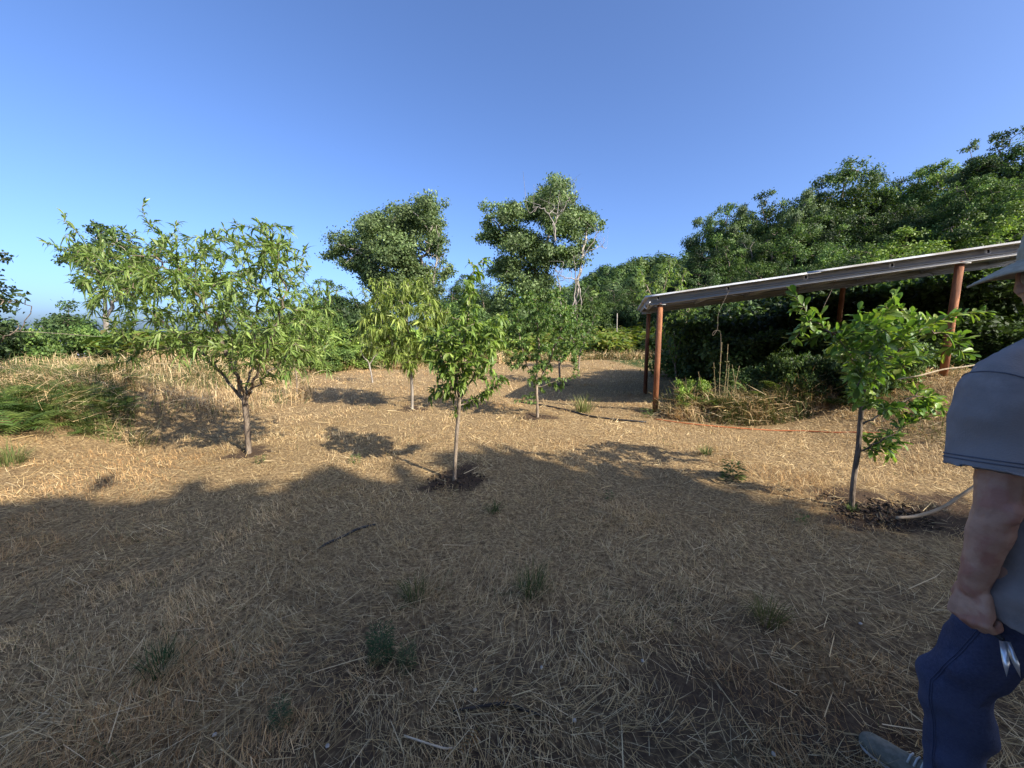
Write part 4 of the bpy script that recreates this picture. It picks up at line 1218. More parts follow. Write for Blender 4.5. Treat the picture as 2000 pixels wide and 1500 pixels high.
# dead frond in the grass
g_ = on_ground(1015, 1385, 0.035)
o = put('dead_frond', fr_dry[0], None, tuple(g_)); o.scale = (0.17, 0.17, 0.12); o.rotation_euler = (0, 0.25, 1.7)
tag(o, 'curled orange-brown dead fern frond in the foreground grass', 'frond')
g_ = on_ground(940, 1430, 0.03)
o = put('dead_frond', fr_dry[0], None, tuple(g_)); o.scale = (0.17, 0.17, 0.12); o.rotation_euler = (0, -0.2, 2.6)
tag(o, 'reddish dead fern frond lying below the curled orange one', 'frond')

def bracken_slope():
    r = np.random.default_rng(33)
    b = Bag()
    n = 9000
    x = r.uniform(-14, 16, n); y = r.uniform(12.5, 33, n)
    keep = (y > edge(x) + 1.0 + 0.8 * r.random(n))
    x, y = x[keep], y[keep]
    n = len(x)
    z = G(x, y)
    h = r.uniform(0.5, 1.1, n) * np.where(x > 1, 1.45, 1.0)
    for k in range(5):
        a = r.uniform(0, 6.28, n)
        D = np.stack([np.cos(a), np.sin(a), r.uniform(0.0, 0.5, n)], -1)
        V, Q, Cc = leaf_strip(np.stack([x, y, z + h * r.uniform(0.4, 1.0, n)], -1), D, nrm(np.array([0, 0, 1.0]) + r.normal(0, 0.3, (n, 3))), r.uniform(0.4, 0.8, n), r.uniform(0.16, 0.3, n), 0.45, [(0, 0.7), (0.4, 1.0), (1, 0.03)], 0.15,
                              palette(n, [(0.15, 0.205, 0.032), (0.19, 0.245, 0.042), (0.10, 0.15, 0.026), (0.25, 0.22, 0.06)], 0.25, r))
        b.add(V, Q, None, Cc)
    return put('bracken', b.mesh('bracken', M['fern']))
tag(bracken_slope(), 'bright green bracken covering the slope at the far end of the field', 'bracken', None, 'stuff')

# ------------------------------------------------------------------ grass
STRAW = [(0.63, 0.455, 0.232), (0.51, 0.340, 0.162), (0.75, 0.592, 0.350), (0.37, 0.232, 0.112), (0.67, 0.495, 0.260)]
def blades(x, y, z, L, W, lean, az, bend, col, r, mid=0.55):
    """thin blades: quad and tip triangle; lean 0 = upright, pi/2 = lying"""
    n = len(x)
    P = np.stack([x, y, z], -1)
    ca, sa = np.cos(az), np.sin(az)
    def pt(t):
        l1 = lean + bend * t
        return np.stack([np.sin(l1) * ca, np.sin(l1) * sa, np.cos(l1)], -1)
    Pm = P + pt(np.full(n, 0.2)) * (L * mid)[:, None]
    Pt = Pm + pt(np.ones(n)) * (L * (1 - mid))[:, None]
    side = np.stack([-sa, ca, r.normal(0, 0.35, n)], -1) * (W * 0.5)[:, None]
    V = np.stack([P - side, P + side, Pm + side * 0.8, Pm - side * 0.8, Pt], 1).reshape(-1, 3)
    b = (np.arange(n) * 5)[:, None]
    return V, b + np.array([[0, 1, 2, 3]]), b + np.array([[3, 2, 4]]), np.repeat(col, 5, 0)

def vnoise(x, y, s, seed=0):
    """smooth value noise"""
    r = np.random.default_rng(seed)
    tab = r.random((64, 64))
    u = x / s; v = y / s
    i = np.floor(u).astype(int); j = np.floor(v).astype(int)
    fu = u - i; fv = v - j
    fu = fu * fu * (3 - 2 * fu); fv = fv * fv * (3 - 2 * fv)
    g = lambda a, b: tab[a % 64, b % 64]
    return (g(i, j) * (1 - fu) + g(i + 1, j) * fu) * (1 - fv) + (g(i, j + 1) * (1 - fu) + g(i + 1, j + 1) * fu) * fv

def scatter(n, y0, y1, r, p=1.0, side=1.6, xc=0.0):
    """denser near the camera, wider than the view"""
    t = r.random(n)
    if p == 1.0:
        y = y0 * (y1 / y0) ** t
    else:
        y = (y0 ** (1 - p) + t * (y1 ** (1 - p) - y0 ** (1 - p))) ** (1 / (1 - p))
    x = xc + r.uniform(-1, 1, n) * (y * side + 1.5)
    return x, y

def mown_grass():
    r = np.random.default_rng(101)
    b = Bag()
    # short standing stubble in tufts
    x, y = scatter(430000, 0.38, 27, r, 1.02)
    tu = vnoise(x, y, 0.16, 1) * 0.6 + vnoise(x, y, 0.5, 2) * 0.6
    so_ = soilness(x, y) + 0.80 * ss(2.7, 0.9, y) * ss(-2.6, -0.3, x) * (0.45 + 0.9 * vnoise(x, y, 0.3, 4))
    so_ = so_ + 0.75 * ss(0.60, 0.78, vnoise(x, y, 0.55, 20))
    keep = (r.random(len(x)) < np.clip(1.9 * (tu - 0.30), 0.10, 1.0)) & (r.random(len(x)) > so_ * 0.82) & (x > -7.5 - 0.2 * y) & (x < 7.5 + 0.1 * y) & (y < edge(x) + 1.0)
    x, y = x[keep], y[keep]; tu = tu[keep]; n = len(x)
    wf = np.maximum(0.0021, 0.00085 * y)
    L = r.uniform(0.016, 0.060, n) * (0.45 + 1.2 * tu ** 1.8) * (1 + 0.6 * ss(0.60, 0.82, vnoise(x, y, 0.42, 21))) * np.clip(1 + 0.03 * y, 1, 1.6)
    flow = vnoise(x, y, 1.1, 3) * 9.0
    az = np.where(r.random(n) < 0.6, flow + r.normal(0, 0.6, n), r.uniform(0, 6.28, n))
    col = palette(n, STRAW, 0.28, r) * (0.62 + 0.35 * vnoise(x, y, 0.7, 5) + 0.35 * vnoise(x, y, 0.22, 15))[:, None]
    ru = ss(0.55, 0.8, vnoise(x, y, 1.3, 16))[:, None]           # redder, older thatch in patches
    col = col * (1 - ru * np.array([[0.08, 0.20, 0.30]]))
    g = r.random(n) < 0.028 + 0.10 * (vnoise(x, y, 0.45, 6) > 0.74)
    col[g] = palette(int(g.sum()), [(0.09, 0.12, 0.035), (0.13, 0.15, 0.05), (0.06, 0.09, 0.03)], 0.25, r)
    V, Q, T, Cc = blades(x, y, G(x, y) - 0.004, L, wf * r.uniform(0.7, 1.3, n), r.uniform(0.05, 1.15, n), az, r.uniform(0.1, 0.9, n), col, r)
    b.add(V, Q, T, Cc)
    return put('dry_grass', b.mesh('dry_grass', M['grass']))
tag(mown_grass(), 'short dry mown grass over the whole field', 'grass', None, 'stuff')

def straw():
    r = np.random.default_rng(102)
    b = Bag()
    x, y = scatter(165000, 0.38, 22, r, 1.2)
    dens = vnoise(x, y, 0.35, 7) * 0.7 + vnoise(x, y, 1.2, 8) * 0.5
    so_ = soilness(x, y) + 0.80 * ss(2.7, 0.9, y) * ss(-2.6, -0.3, x) * (0.4 + 0.9 * vnoise(x, y, 0.33, 19))
    keep = (r.random(len(x)) < dens + 0.15) & (r.random(len(x)) > so_ * 0.7) & (x > -7.2 - 0.15 * y) & (x < 6.8 + 0.1 * y) & (y < edge(x))
    x, y = x[keep], y[keep]; n = len(x)
    flow = vnoise(x, y, 0.8, 9) * 12.0
    az = np.where(r.random(n) < 0.55, flow + r.normal(0, 0.45, n), r.uniform(0, 6.28, n))
    L = r.uniform(0.04, 0.15, n) * np.clip(0.9 + 0.05 * y, 0.9, 1.6)
    wf = np.maximum(0.0019, 0.0008 * y) * r.uniform(0.6, 1.2, n)
    col = palette(n, [(0.66, 0.490, 0.240), (0.56, 0.385, 0.168), (0.76, 0.610, 0.350), (0.40, 0.255, 0.112)], 0.28, r) * (0.7 + 0.5 * vnoise(x, y, 0.9, 10))[:, None]
    V, Q, T, Cc = blades(x, y, G(x, y) + r.uniform(0.0, 0.022, n), L, wf, r.uniform(1.15, 1.62, n), az, r.normal(0, 0.35, n), col, r)
    V[:, 2] = np.maximum(V[:, 2], G(V[:, 0], V[:, 1]) + 0.002)
    b.add(V, Q, T, Cc)
    # longer pale stalks
    x, y = scatter(900, 0.6, 9, r, 1.1, 1.5)
    k = (x > -6.0) & (x < 4.5)
    x, y = x[k], y[k]; n = len(x)
    L = r.uniform(0.08, 0.30, n); az = r.uniform(0, 6.28, n)
    wf = np.maximum(0.0030, 0.0012 * y) * r.uniform(0.7, 1.3, n)
    V, Q, T, Cc = blades(x, y, G(x, y) + r.uniform(0.02, 0.05, n), L, wf, r.uniform(1.42, 1.66, n), az, r.normal(0, 0.15, n), palette(n, [(0.60, 0.46, 0.25), (0.68, 0.53, 0.31), (0.48, 0.34, 0.16)], 0.2, r), r, 0.7)
    V[:, 2] = np.maximum(V[:, 2], G(V[:, 0], V[:, 1]) + 0.004)
    b.add(V, Q, T, Cc)
    return put('straw_litter', b.mesh('straw_litter', M['grass']))
tag(straw(), 'loose pale straw lying over the mown field', 'straw', None, 'stuff')

def tall_grass():
    r = np.random.default_rng(103)
    b = Bag()
    spots = []
    # bank on the sea side, behind and beside the large peach tree
    n = 26000
    x = r.uniform(-15, -3.2, n); y = r.uniform(4.6, 16, n)
    lim = 6.2 + 0.9 * np.sin(x * 1.3) + np.maximum(0, x + 5.5) * 1.9
    k = (y > lim) & (x < -0.50 * y - 0.3) & (r.random(n) < (0.35 + 0.8 * vnoise(x, y, 0.7, 11)) * np.where((x < -0.98 * y) & (y < 9.5), 0.28, 1.0))
    spots.append((x[k], y[k], r.uniform(0.12, 0.56, k.sum()) * (0.35 + 1.1 * vnoise(x[k], y[k], 0.55, 22)), 0))
    n = 16000                                                    # fringe along the far side of the field
    x = r.uniform(-12, 11, n); y = edge(x) + r.uniform(-0.3, 3.0, n)
    k = r.random(n) < 0.3 + vnoise(x, y, 0.8, 14)
    spots.append((x[k], y[k], r.uniform(0.25, 0.85, k.sum()), 2))
    n = 8000                                                     # mound in front of the shed
    x = r.uniform(2.85, 5.6, n); y = r.uniform(6.0, 7.5, n)
    k = (((x - 4.2) / 1.45) ** 2 + ((y - 6.75 + 0.12 * (x - 4.2)) / 0.62) ** 2 < 1.0)
    spots.append((x[k], y[k], r.uniform(0.10, 0.48, k.sum()) * (0.5 + vnoise(x[k], y[k], 0.3, 18)), 1))
    n = 14000                                                    # green grass among the bracken
    x = r.uniform(-9.5, -4.9, n); y = r.uniform(4.7, 8.6, n)
    k = (x < -1.06 * y + 0.9 * vnoise(x, y, 0.5, 17) - 0.2) & (y > 4.9)
    spots.append((x[k], y[k], r.uniform(0.2, 0.55, k.sum()), 3))
    n = 3500                                                     # dry bank in front of the high post
    x = r.uniform(5.2, 8.0, n); y = r.uniform(4.4, 6.6, n)
    spots.append((x, y, r.uniform(0.06, 0.22, n), 0))
    for (x, y, L, kd) in spots:
        n = len(x)
        col = palette(n, STRAW + [(0.56, 0.42, 0.23)], 0.25, r)
        gfrac = {3: 0.62, 0: 0.33, 1: 0.45, 2: 0.50}[kd]
        g = (vnoise(x, y, 0.6, 12) * 0.7 + r.random(n) * 0.5) < gfrac + 0.18
        col[g] = palette(int(g.sum()), [(0.10, 0.13, 0.035), (0.15, 0.17, 0.05), (0.07, 0.10, 0.03)], 0.25, r)
        wf = np.maximum(0.004, 0.0012 * y) * r.uniform(0.7, 1.3, n)
        az = vnoise(x, y, 1.0, 13) * 10 + r.normal(0, 0.8, n)
        col = col * (0.48 + 0.72 * vnoise(x, y, 0.5, 23))[:, None]
        zz = G(x, y) + (mound(x, y) if kd == 1 else 0)
        V, Q, T, Cc = blades(x, y, zz - 0.01, L, wf, np.abs(r.normal(0.35, 0.45, n)), az, r.uniform(0.1, 1.5, n), col, r)
        b.add(V, Q, T, Cc)
        # fallen stems between them
        m = n // 2
        j = r.integers(0, n, m)
        V, Q, T, Cc = blades(x[j] + r.normal(0, 0.05, m), y[j] + r.normal(0, 0.05, m), zz[j] + r.uniform(0.02, 0.25, m) * L[j] / 0.5, L[j] * r.uniform(0.6, 1.1, m), wf[j], r.uniform(1.0, 1.6, m), r.uniform(0, 6.28, m), r.normal(0.2, 0.3, m), palette(m, STRAW, 0.3, r), r)
        b.add(V, Q, T, Cc)
    return put('tall_dry_grass', b.mesh('tall_dry_grass', M['grass']))
tag(tall_grass(), 'tall dry grass on the banks and on the mound by the shed', 'grass', None, 'stuff')

# earth mound the weeds grow on
mx_, my_ = np.meshgrid(np.linspace(2.6, 5.8, 50), np.linspace(5.9, 7.6, 34))
mz = G(mx_, my_) + mound(mx_, my_) * (1 + 0.25 * rng.normal(size=mx_.shape)) - 0.012
ii = np.arange(50 * 34).reshape(34, 50)
mq = np.stack([ii[:-1, :-1], ii[:-1, 1:], ii[1:, 1:], ii[1:, :-1]], -1).reshape(-1, 4)
mo = put('weedy_mound', np_mesh('weedy_mound', np.stack([mx_, my_, mz], -1), mq, None, np.zeros((1700, 3)) + np.array([0.15, 0.15, 0]), M['ground'], True))
tag(mo, 'low earth mound overgrown with weeds in front of the shed', None, None, 'structure')

for (x, y, w_, h_, p, lab) in [(5.05, 6.75, 0.42, 0.55, S_MID, 'small leafy shrub on the shaded end of the weedy mound'), (5.5, 6.35, 0.5, 0.62, S_DARK, 'dark leafy shrub behind the orange hose beside the plum tree'), (6.0, 6.05, 0.5, 0.6, S_MID, 'leafy shrub filling the gap between the mound and the dry bank'), (3.35, 7.0, 0.26, 0.36, S_LIGHT, 'small pale shrub beside the rusty corner post'), (4.6, 7.15, 0.45, 0.5, S_DARK, 'dark shrub just inside the front edge of the shed behind the mound')]:
    copy_tree(p, (x, y, float(G(x, y)) + float(mound(np.array(x), np.array(y))) * 0.8), x * 3, (w_, w_, h_), lab)
# tall dry stems on the mound
rst = np.random.default_rng(9)
M['stem'] = noise_mat('dry_stem', (0.22, 0.16, 0.08), (0.40, 0.31, 0.17), 20, 0.8, 0.1)
for (px, py0, py1, lean) in [(1406, 790, 668, 4), (1398, 780, 708, -4), (1418, 785, 712, 6), (1440, 780, 712, -10), (1380, 780, 726, -16), (1430, 782, 715, 14), (1412, 778, 672, 10)]:
    d = 6.75
    a = at(px, py0, d); c = at(px + lean, py1, d)
    poly = spline([a, a * 0.6 + c * 0.4 + rst.normal(0, 0.02, 3), c], 4)
    b = Bag(); tube(b, poly, np.linspace(0.006, 0.003, len(poly)), 5)
    root = thing('weed_stalk', tuple(a), 'thin dry upright weed stalk with small buds on the mound by the shed', 'weed', 'weed stalks on the mound')
    put('stem', b.mesh('stem', M['stem'], a, True), root)
    bl = Bag()
    n = 26
    t = rst.random(n)
    P = poly[(t * (len(poly) - 1)).astype(int)] + rst.normal(0, 0.006, (n, 3))
    V, Q, Cc = leaf_strip(P, nrm(rst.normal(size=(n, 3)) + np.array([0, 0, 0.6])), nrm(rst.normal(size=(n, 3))), rst.uniform(0.02, 0.06, n), rst.uniform(0.008, 0.018, n), 0.2, SIMPLE, 0.2, palette(n, [(0.16, 0.18, 0.07), (0.25, 0.22, 0.10)], 0.2, rst))
    bl.add(V, Q, None, Cc)
    put('leaves', bl.mesh('leaves', M['fern'], a), root)

# green weeds in the grass
def weed(px, py, size, n, label, kind='grass', col=None):
    r = np.random.default_rng(int(px * 7 + py))
    g_ = ground_at(px, py)
    cols = col or [(0.075, 0.105, 0.030), (0.10, 0.13, 0.04), (0.05, 0.08, 0.025)]
    a = r.uniform(0, 6.28, n); rad = size * 0.35 * np.sqrt(r.random(n))
    x = g_[0] + np.cos(a) * rad; y = g_[1] + np.sin(a) * rad
    b = Bag()
    if kind == 'grass':
        V, Q, T, Cc = blades(x, y, G(x, y) - 0.005, size * r.uniform(0.5, 1.1, n), np.full(n, max(0.003, 0.0013 * g_[1])), np.abs(r.normal(0.3, 0.3, n)), a + r.normal(0, 0.5, n), r.uniform(0.1, 0.9, n), palette(n, cols, 0.25, r), r)
        b.add(V, Q, T, Cc)
        mat = M['grass']
    else:
        P = np.stack([x, y, G(x, y) + r.random(n) * size * (1.1 if n > 200 else 0.8)], -1)
        D = np.stack([np.cos(a), np.sin(a), r.uniform(0.0, 0.8, n)], -1)
        V, Q, Cc = leaf_strip(P, D, nrm(np.array([0, 0, 1.0]) + r.normal(0, 0.5, (n, 3))), size * (r.uniform(0.08, 0.20, n) if n > 200 else r.uniform(0.18, 0.42, n)), size * (r.uniform(0.012, 0.024, n) if n > 200 else r.uniform(0.05, 0.12, n)), 0.3, SIMPLE, 0.2, palette(n, cols, 0.25, r))
        b.add(V, Q, None, Cc)
        mat = M['fern']
    o = put('weed_tuft', b.mesh('weed_tuft', mat, g_), None, tuple(g_))
    return tag(o, label, 'weed')
DG = [(0.040, 0.080, 0.026), (0.060, 0.105, 0.036), (0.028, 0.058, 0.020)]
weed(745, 1290, 0.15, 1300, 'dark green feathery weed, larger of the pair in the shaded foreground', 'leafy', DG)
weed(795, 1305, 0.11, 700, 'smaller dark green feathery weed beside the larger one', 'leafy', DG)
weed(315, 1310, 0.16, 90, 'dark green grass tuft in the shaded foreground near the long straws', 'grass', DG)
weed(550, 1420, 0.10, 600, 'small dark green weed below the dead fern fronds', 'leafy', DG)
weed(812, 1170, 0.15, 80, 'upright thin green grass tuft in the shade', 'grass')
weed(1040, 1160, 0.20, 130, 'wide green grass clump in the middle of the shade', 'grass')
weed(1500, 1215, 0.16, 130, 'yellowish green grass clump in the shade near the man', 'grass', [(0.14, 0.14, 0.04), (0.10, 0.11, 0.03)])
weed(965, 1000, 0.14, 60, 'fine green grass tuft near the bare soil of the slender tree', 'grass')
weed(1190, 975, 0.09, 60, 'small green weed at the edge of the big shadow', 'leafy')
weed(1430, 935, 0.22, 160, 'low spreading green weed patch in sunlight on the open field', 'leafy', [(0.10, 0.15, 0.035), (0.14, 0.18, 0.05), (0.07, 0.11, 0.03)])
weed(1380, 888, 0.16, 90, 'spiky light green weed behind the low spreading patch', 'grass', [(0.12, 0.17, 0.05), (0.16, 0.2, 0.07)])
weed(1140, 805, 0.45, 120, 'sprawling yellow-green tall weed in front of the shed shadow', 'grass', [(0.15, 0.17, 0.05), (0.20, 0.20, 0.08), (0.11, 0.14, 0.04)])
weed(1664, 996, 0.09, 50, 'tiny bright green rosette at the foot of the plum tree trunk', 'grass', [(0.13, 0.19, 0.05), (0.17, 0.22, 0.07)])
weed(510, 905, 0.12, 60, 'small green weed just in front of the large peach tree', 'leafy', [(0.08, 0.13, 0.03), (0.11, 0.16, 0.04)])
weed(695, 905, 0.13, 60, 'small green weed where the sun meets the big shadow', 'leafy', [(0.08, 0.13, 0.03), (0.11, 0.16, 0.04)])
weed(1565, 1022, 0.10, 50, 'small bright weed on the sunny side of the shade edge', 'leafy', [(0.10, 0.15, 0.035), (0.14, 0.18, 0.05)])
weed(20, 905, 0.30, 200, 'bushy green grass clump at the edge of the picture below the bracken', 'grass', [(0.08, 0.12, 0.03), (0.12, 0.15, 0.05), (0.2, 0.18, 0.07)])
weed(1265, 815, 0.22, 70, 'green leafy sprout at the foot of the rusty corner post', 'leafy', [(0.10, 0.15, 0.04), (0.15, 0.18, 0.06)])

# clods of dug soil
def clods(cx, cy, rad, n, label):
    r = np.random.default_rng(int(abs(cx * 100) + n))
    b = Bag()
    ico = bmesh.new(); bmesh.ops.create_icosphere(ico, subdivisions=1, radius=1.0)
    iv = np.array([v.co[:] for v in ico.verts]); it = np.array([[v.index for v in f.verts] for f in ico.faces]); ico.free()
    for i in range(n):
        a = r.uniform(0, 6.28); q = rad * math.sqrt(r.random())
        x = cx + math.cos(a) * q; y = cy + math.sin(a) * q * 0.85
        s = r.uniform(0.005, 0.022) * (1.2 - 0.5 * q / rad)
        b.add(iv * s * r.uniform(0.7, 1.3, (len(iv), 1)) * np.array([1, 1, 0.65]) + np.array([x, y, float(G(x, y)) + s * 0.1]), None, it)
    o = put('soil_clods', b.mesh('soil_clods', M['soil'], (cx, cy, 0)), None, (cx, cy, 0))
    return tag(o, label, 'soil', None, 'stuff')
clods(B10[0] + 0.18, B10[1] - 0.05, 0.45, 420, 'dark dug soil in crumbs around the plum tree')
clods(B2[0] + 0.02, B2[1] + 0.02, 0.30, 130, 'dark crumbly soil at the foot of the slender tree')

# ------------------------------------------------------------------ the man walking out of the picture
from mathutils.bvhtree import BVHTree
def capsule(bm, p0, r0, p1, r1, sq=None, sub=2):
    """tapered capsule (convex hull of two spheres) added to bm"""
    t = bmesh.new()
    bmesh.ops.create_icosphere(t, subdivisions=sub, radius=1.0)
    sp = [v.co.copy() for v in t.verts]
    t.free()
    vs = []
    for p, r in ((p0, r0), (p1, r1)):
        for c in sp:
            q = Vector(c) * r
            if sq is not None:
                q = Vector((q.x * sq[0], q.y * sq[1], q.z * sq[2]))
            vs.append(bm.verts.new(Vector(p) + q))
    res = bmesh.ops.convex_hull(bm, input=vs)
    dead = [g for g in set(res['geom_interior'] + res['geom_unused']) if isinstance(g, bmesh.types.BMVert)]
    if dead:
        bmesh.ops.delete(bm, geom=dead, context='VERTS')

def loft(bm, rings):
    loops = []
    for (c, rx, ry) in rings:
        loops.append([bm.verts.new((c[0] + rx * math.cos(a), c[1] + ry * math.sin(a), c[2])) for a in np.linspace(0, 2 * math.pi, 33)[:-1]])
    for a, b in zip(loops[:-1], loops[1:]):
        for k in range(32):
            bm.faces.new((a[k], a[(k + 1) % 32], b[(k + 1) % 32], b[k]))
    bm.faces.new(loops[0][::-1]); bm.faces.new(loops[-1])

def remeshed(bm, name, voxel, smooth=4, mat=None, wrinkle=0.0, wscale=0.1, seed=0):
    me = bpy.data.meshes.new(name)
    bm.to_mesh(me); bm.free()
    o = bpy.data.objects.new(name, me)
    C.objects.link(o)
    m = o.modifiers.new('remesh', 'REMESH'); m.mode = 'VOXEL'; m.voxel_size = voxel
    if smooth:
        k = o.modifiers.new('smooth', 'SMOOTH'); k.iterations = smooth; k.factor = 0.5
    bpy.context.view_layer.update()
    dg = bpy.context.evaluated_depsgraph_get()
    out = bpy.data.meshes.new_from_object(o.evaluated_get(dg))
    bpy.data.objects.remove(o); bpy.data.meshes.remove(me)
    out.name = name
    n = len(out.vertices)
    co = np.zeros(n * 3, np.float32); out.vertices.foreach_get('co', co); co = co.reshape(-1, 3).astype(float)
    if wrinkle:
        no = np.zeros(n * 3, np.float32); out.vertices.foreach_get('normal', no); no = no.reshape(-1, 3)
        w = (vnoise(co[:, 0] + co[:, 2] * 0.6 + 5, co[:, 1] + co[:, 2] * 1.1 + 5, wscale, seed) - 0.5) + 0.5 * (vnoise(co[:, 1] + 9, co[:, 2] + co[:, 0] * 0.7 + 9, wscale * 0.5, seed + 1) - 0.5)
        co = co + no * (w * wrinkle)[:, None]
        out.vertices.foreach_set('co', co.astype(np.float32).ravel())
    out.polygons.foreach_set('use_smooth', np.ones(len(out.polygons), bool))
    out.materials.clear()
    if mat: out.materials.append(mat)
    out.update()
    return out

def shift(me, off):
    co = np.zeros(len(me.vertices) * 3, np.float32); me.vertices.foreach_get('co', co)
    co = co.reshape(-1, 3) - np.asarray(off, np.float32)
    me.vertices.foreach_set('co', co.ravel()); me.update()
    return me

def open_end(me, p, ax, tol=0.02, rad=0.3):
    """remove the cap faces lying at plane (p, ax) so that a sleeve or hem is open"""
    bm = bmesh.new(); bm.from_mesh(me)
    p = Vector(p); ax = Vector(ax).normalized()
    dele = [f for f in bm.faces if abs((f.calc_center_median() - p).dot(ax)) < tol and f.normal.dot(ax) > 0.72 and (f.calc_center_median() - p).length < rad]
    bmesh.ops.delete(bm, geom=dele, context='FACES')
    bm.to_mesh(me); bm.free()

def bark_skin():
    return noise_mat('tanned_skin', (0.40, 0.225, 0.155), (0.54, 0.335, 0.240), 18, 0.55, 0.12, bscale=120, c3=(0.40, 0.195, 0.14), scale3=22.0)
M['skin'] = bark_skin()
M['shirt'] = noise_mat('faded_blue_grey_cotton', (0.205, 0.185, 0.178), (0.275, 0.250, 0.238), 26, 0.9, 0.15, bscale=260, c3=(0.235, 0.213, 0.204), scale3=5)
M['seam'] = noise_mat('shirt_seam', (0.09, 0.093, 0.115), (0.12, 0.123, 0.145), 60, 0.9, 0.0)
M['denim'] = noise_mat('denim', (0.036, 0.044, 0.092), (0.054, 0.066, 0.125), 120, 0.85, 0.25, bscale=320, c3=(0.070, 0.085, 0.150), scale3=2.2)
M['hat'] = noise_mat('khaki_hat_cotton', (0.32, 0.275, 0.19), (0.42, 0.365, 0.265), 70, 0.9, 0.2, bscale=300)
M['canvas'] = noise_mat('grey_canvas_shoe', (0.125, 0.115, 0.085), (0.185, 0.17, 0.13), 60, 0.9, 0.2, bscale=250)
M['rubber'] = noise_mat('pale_rubber_sole', (0.40, 0.39, 0.35), (0.55, 0.53, 0.48), 30, 0.7, 0.05)
M['hair'] = noise_mat('grey_hair', (0.16, 0.14, 0.12), (0.36, 0.33, 0.30), 90, 0.6, 0.5, stretch=(1, 1, 0.2))
M['blade'] = noise_mat('bright_steel', (0.70, 0.70, 0.70), (0.85, 0.85, 0.85), 20, 0.3, 0.0, metallic=0.7)
M['grip'] = noise_mat('dark_grip', (0.02, 0.02, 0.025), (0.04, 0.04, 0.045), 20, 0.5, 0.0)

man_o = np.array([1.34, 0.86, 0.0])
man = thing('person', tuple(man_o), 'man in blue-grey t-shirt, jeans and khaki brimmed hat walking away at the picture edge', 'person')
def part(name, me, parent=man):
    return put(name, shift(me, man_o), parent)

HEAD = np.array([1.375, 0.955, 1.635])
SHL = np.array([1.145, 0.865, 1.395]); ELB = np.array([1.115, 0.825, 1.105]); WRI = np.array([1.150, 0.870, 0.875])
SHR = np.array([1.520, 0.865, 1.395]); ELR = np.array([1.585, 0.805, 1.115]); WRR = np.array([1.590, 0.925, 0.900])
HIPL = (1.305, 0.84, 0.90); KNL = (1.300, 0.985, 0.50); ANL = (1.400, 1.02, 0.11)
HIPR = (1.47, 0.82, 0.90); KNR = (1.500, 0.78, 0.49); ANR = (1.500, 0.50, 0.17)
def hand_caps(bm, W, a, s, m, curl=1.0):
    a, s, m = nrm(a), nrm(s), nrm(m)
    Kn = {}
    for i, (k, ln) in enumerate(((0.031, 0.088), (0.010, 0.092), (-0.011, 0.088), (-0.030, 0.080))):
        kn = W + a * ln + s * k
        capsule(bm, W + a * 0.012 + s * k * 0.55 + m * 0.004, 0.0165, kn + m * 0.003, 0.0125)
        capsule(bm, W + a * 0.02 + s * k * 0.6 + m * 0.014, 0.014, kn - a * 0.018 + m * 0.012, 0.011)
        f = (1.0, 1.08, 1.0, 0.82)[i]
        p1 = kn + (a * 0.62 + m * 0.78) * 0.043 * f
        p2 = p1 + (-a * 0.30 + m * 0.85) * 0.026 * f
        p3 = p2 + (-a * 0.93 - m * 0.25) * 0.022 * f
        capsule(bm, kn, 0.0115, p1, 0.0098); capsule(bm, p1, 0.0098, p2, 0.0088); capsule(bm, p2, 0.0088, p3, 0.0078)
        Kn[i] = (kn, p1, p2, p3)
    t0 = W + a * 0.018 + s * 0.024 + m * 0.012; t1 = W + a * 0.052 + s * 0.046 + m * 0.030; t2 = W + a * 0.080 + s * 0.040 + m * 0.052; t3 = W + a * 0.090 + s * 0.020 + m * 0.066
    capsule(bm, t0, 0.0170, t1, 0.0140); capsule(bm, t1, 0.0125, t2, 0.0108); capsule(bm, t2, 0.0105, t3, 0.0085)
    return Kn

HYAW = -0.65
def HP(v):
    c_, s_ = math.cos(HYAW), math.sin(HYAW)
    return HEAD + np.array([v[0] * c_ - v[1] * s_, v[0] * s_ + v[1] * c_, v[2]])
bm = bmesh.new()
# head, turned a little away
capsule(bm, HP([0, -0.018, 0.022]), 0.088, HP([0, 0.018, 0.016]), 0.082, (0.88, 1.05, 1.12))
capsule(bm, HP([0, 0.030, -0.03]), 0.066, HP([0, 0.050, -0.085]), 0.040, (1.0, 1, 1))
capsule(bm, HP([0, 0.088, 0.015]), 0.012, HP([0, 0.116, -0.026]), 0.016)      # nose
for sx in (-1, 1):
    capsule(bm, HP([sx * 0.014, 0.092, 0.026]), 0.012, HP([sx * 0.044, 0.080, 0.026]), 0.011)   # brow
    capsule(bm, HP([sx * 0.040, 0.078, -0.020]), 0.018, HP([sx * 0.050, 0.060, -0.022]), 0.018)  # cheek
    capsule(bm, HP([sx * 0.078, -0.006, 0.020]), 0.014, HP([sx * 0.080, 0.000, -0.022]), 0.010, (0.6, 1.2, 1.4))  # ear
    capsule(bm, HP([sx * 0.086, -0.014, 0.020]), 0.008, HP([sx * 0.084, -0.008, -0.010]), 0.007)
capsule(bm, HP([-0.018, 0.094, -0.058]), 0.008, HP([0.018, 0.094, -0.058]), 0.008)   # lips
capsule(bm, HP([-0.016, 0.092, -0.069]), 0.009, HP([0.016, 0.092, -0.069]), 0.009)
capsule(bm, HP([0, 0.080, -0.098]), 0.020, HP([0, 0.062, -0.096]), 0.024)            # chin
capsule(bm, (1.345, 0.905, 1.40), 0.068, HEAD + np.array([0.002, -0.012, -0.06]), 0.058)                        # neck
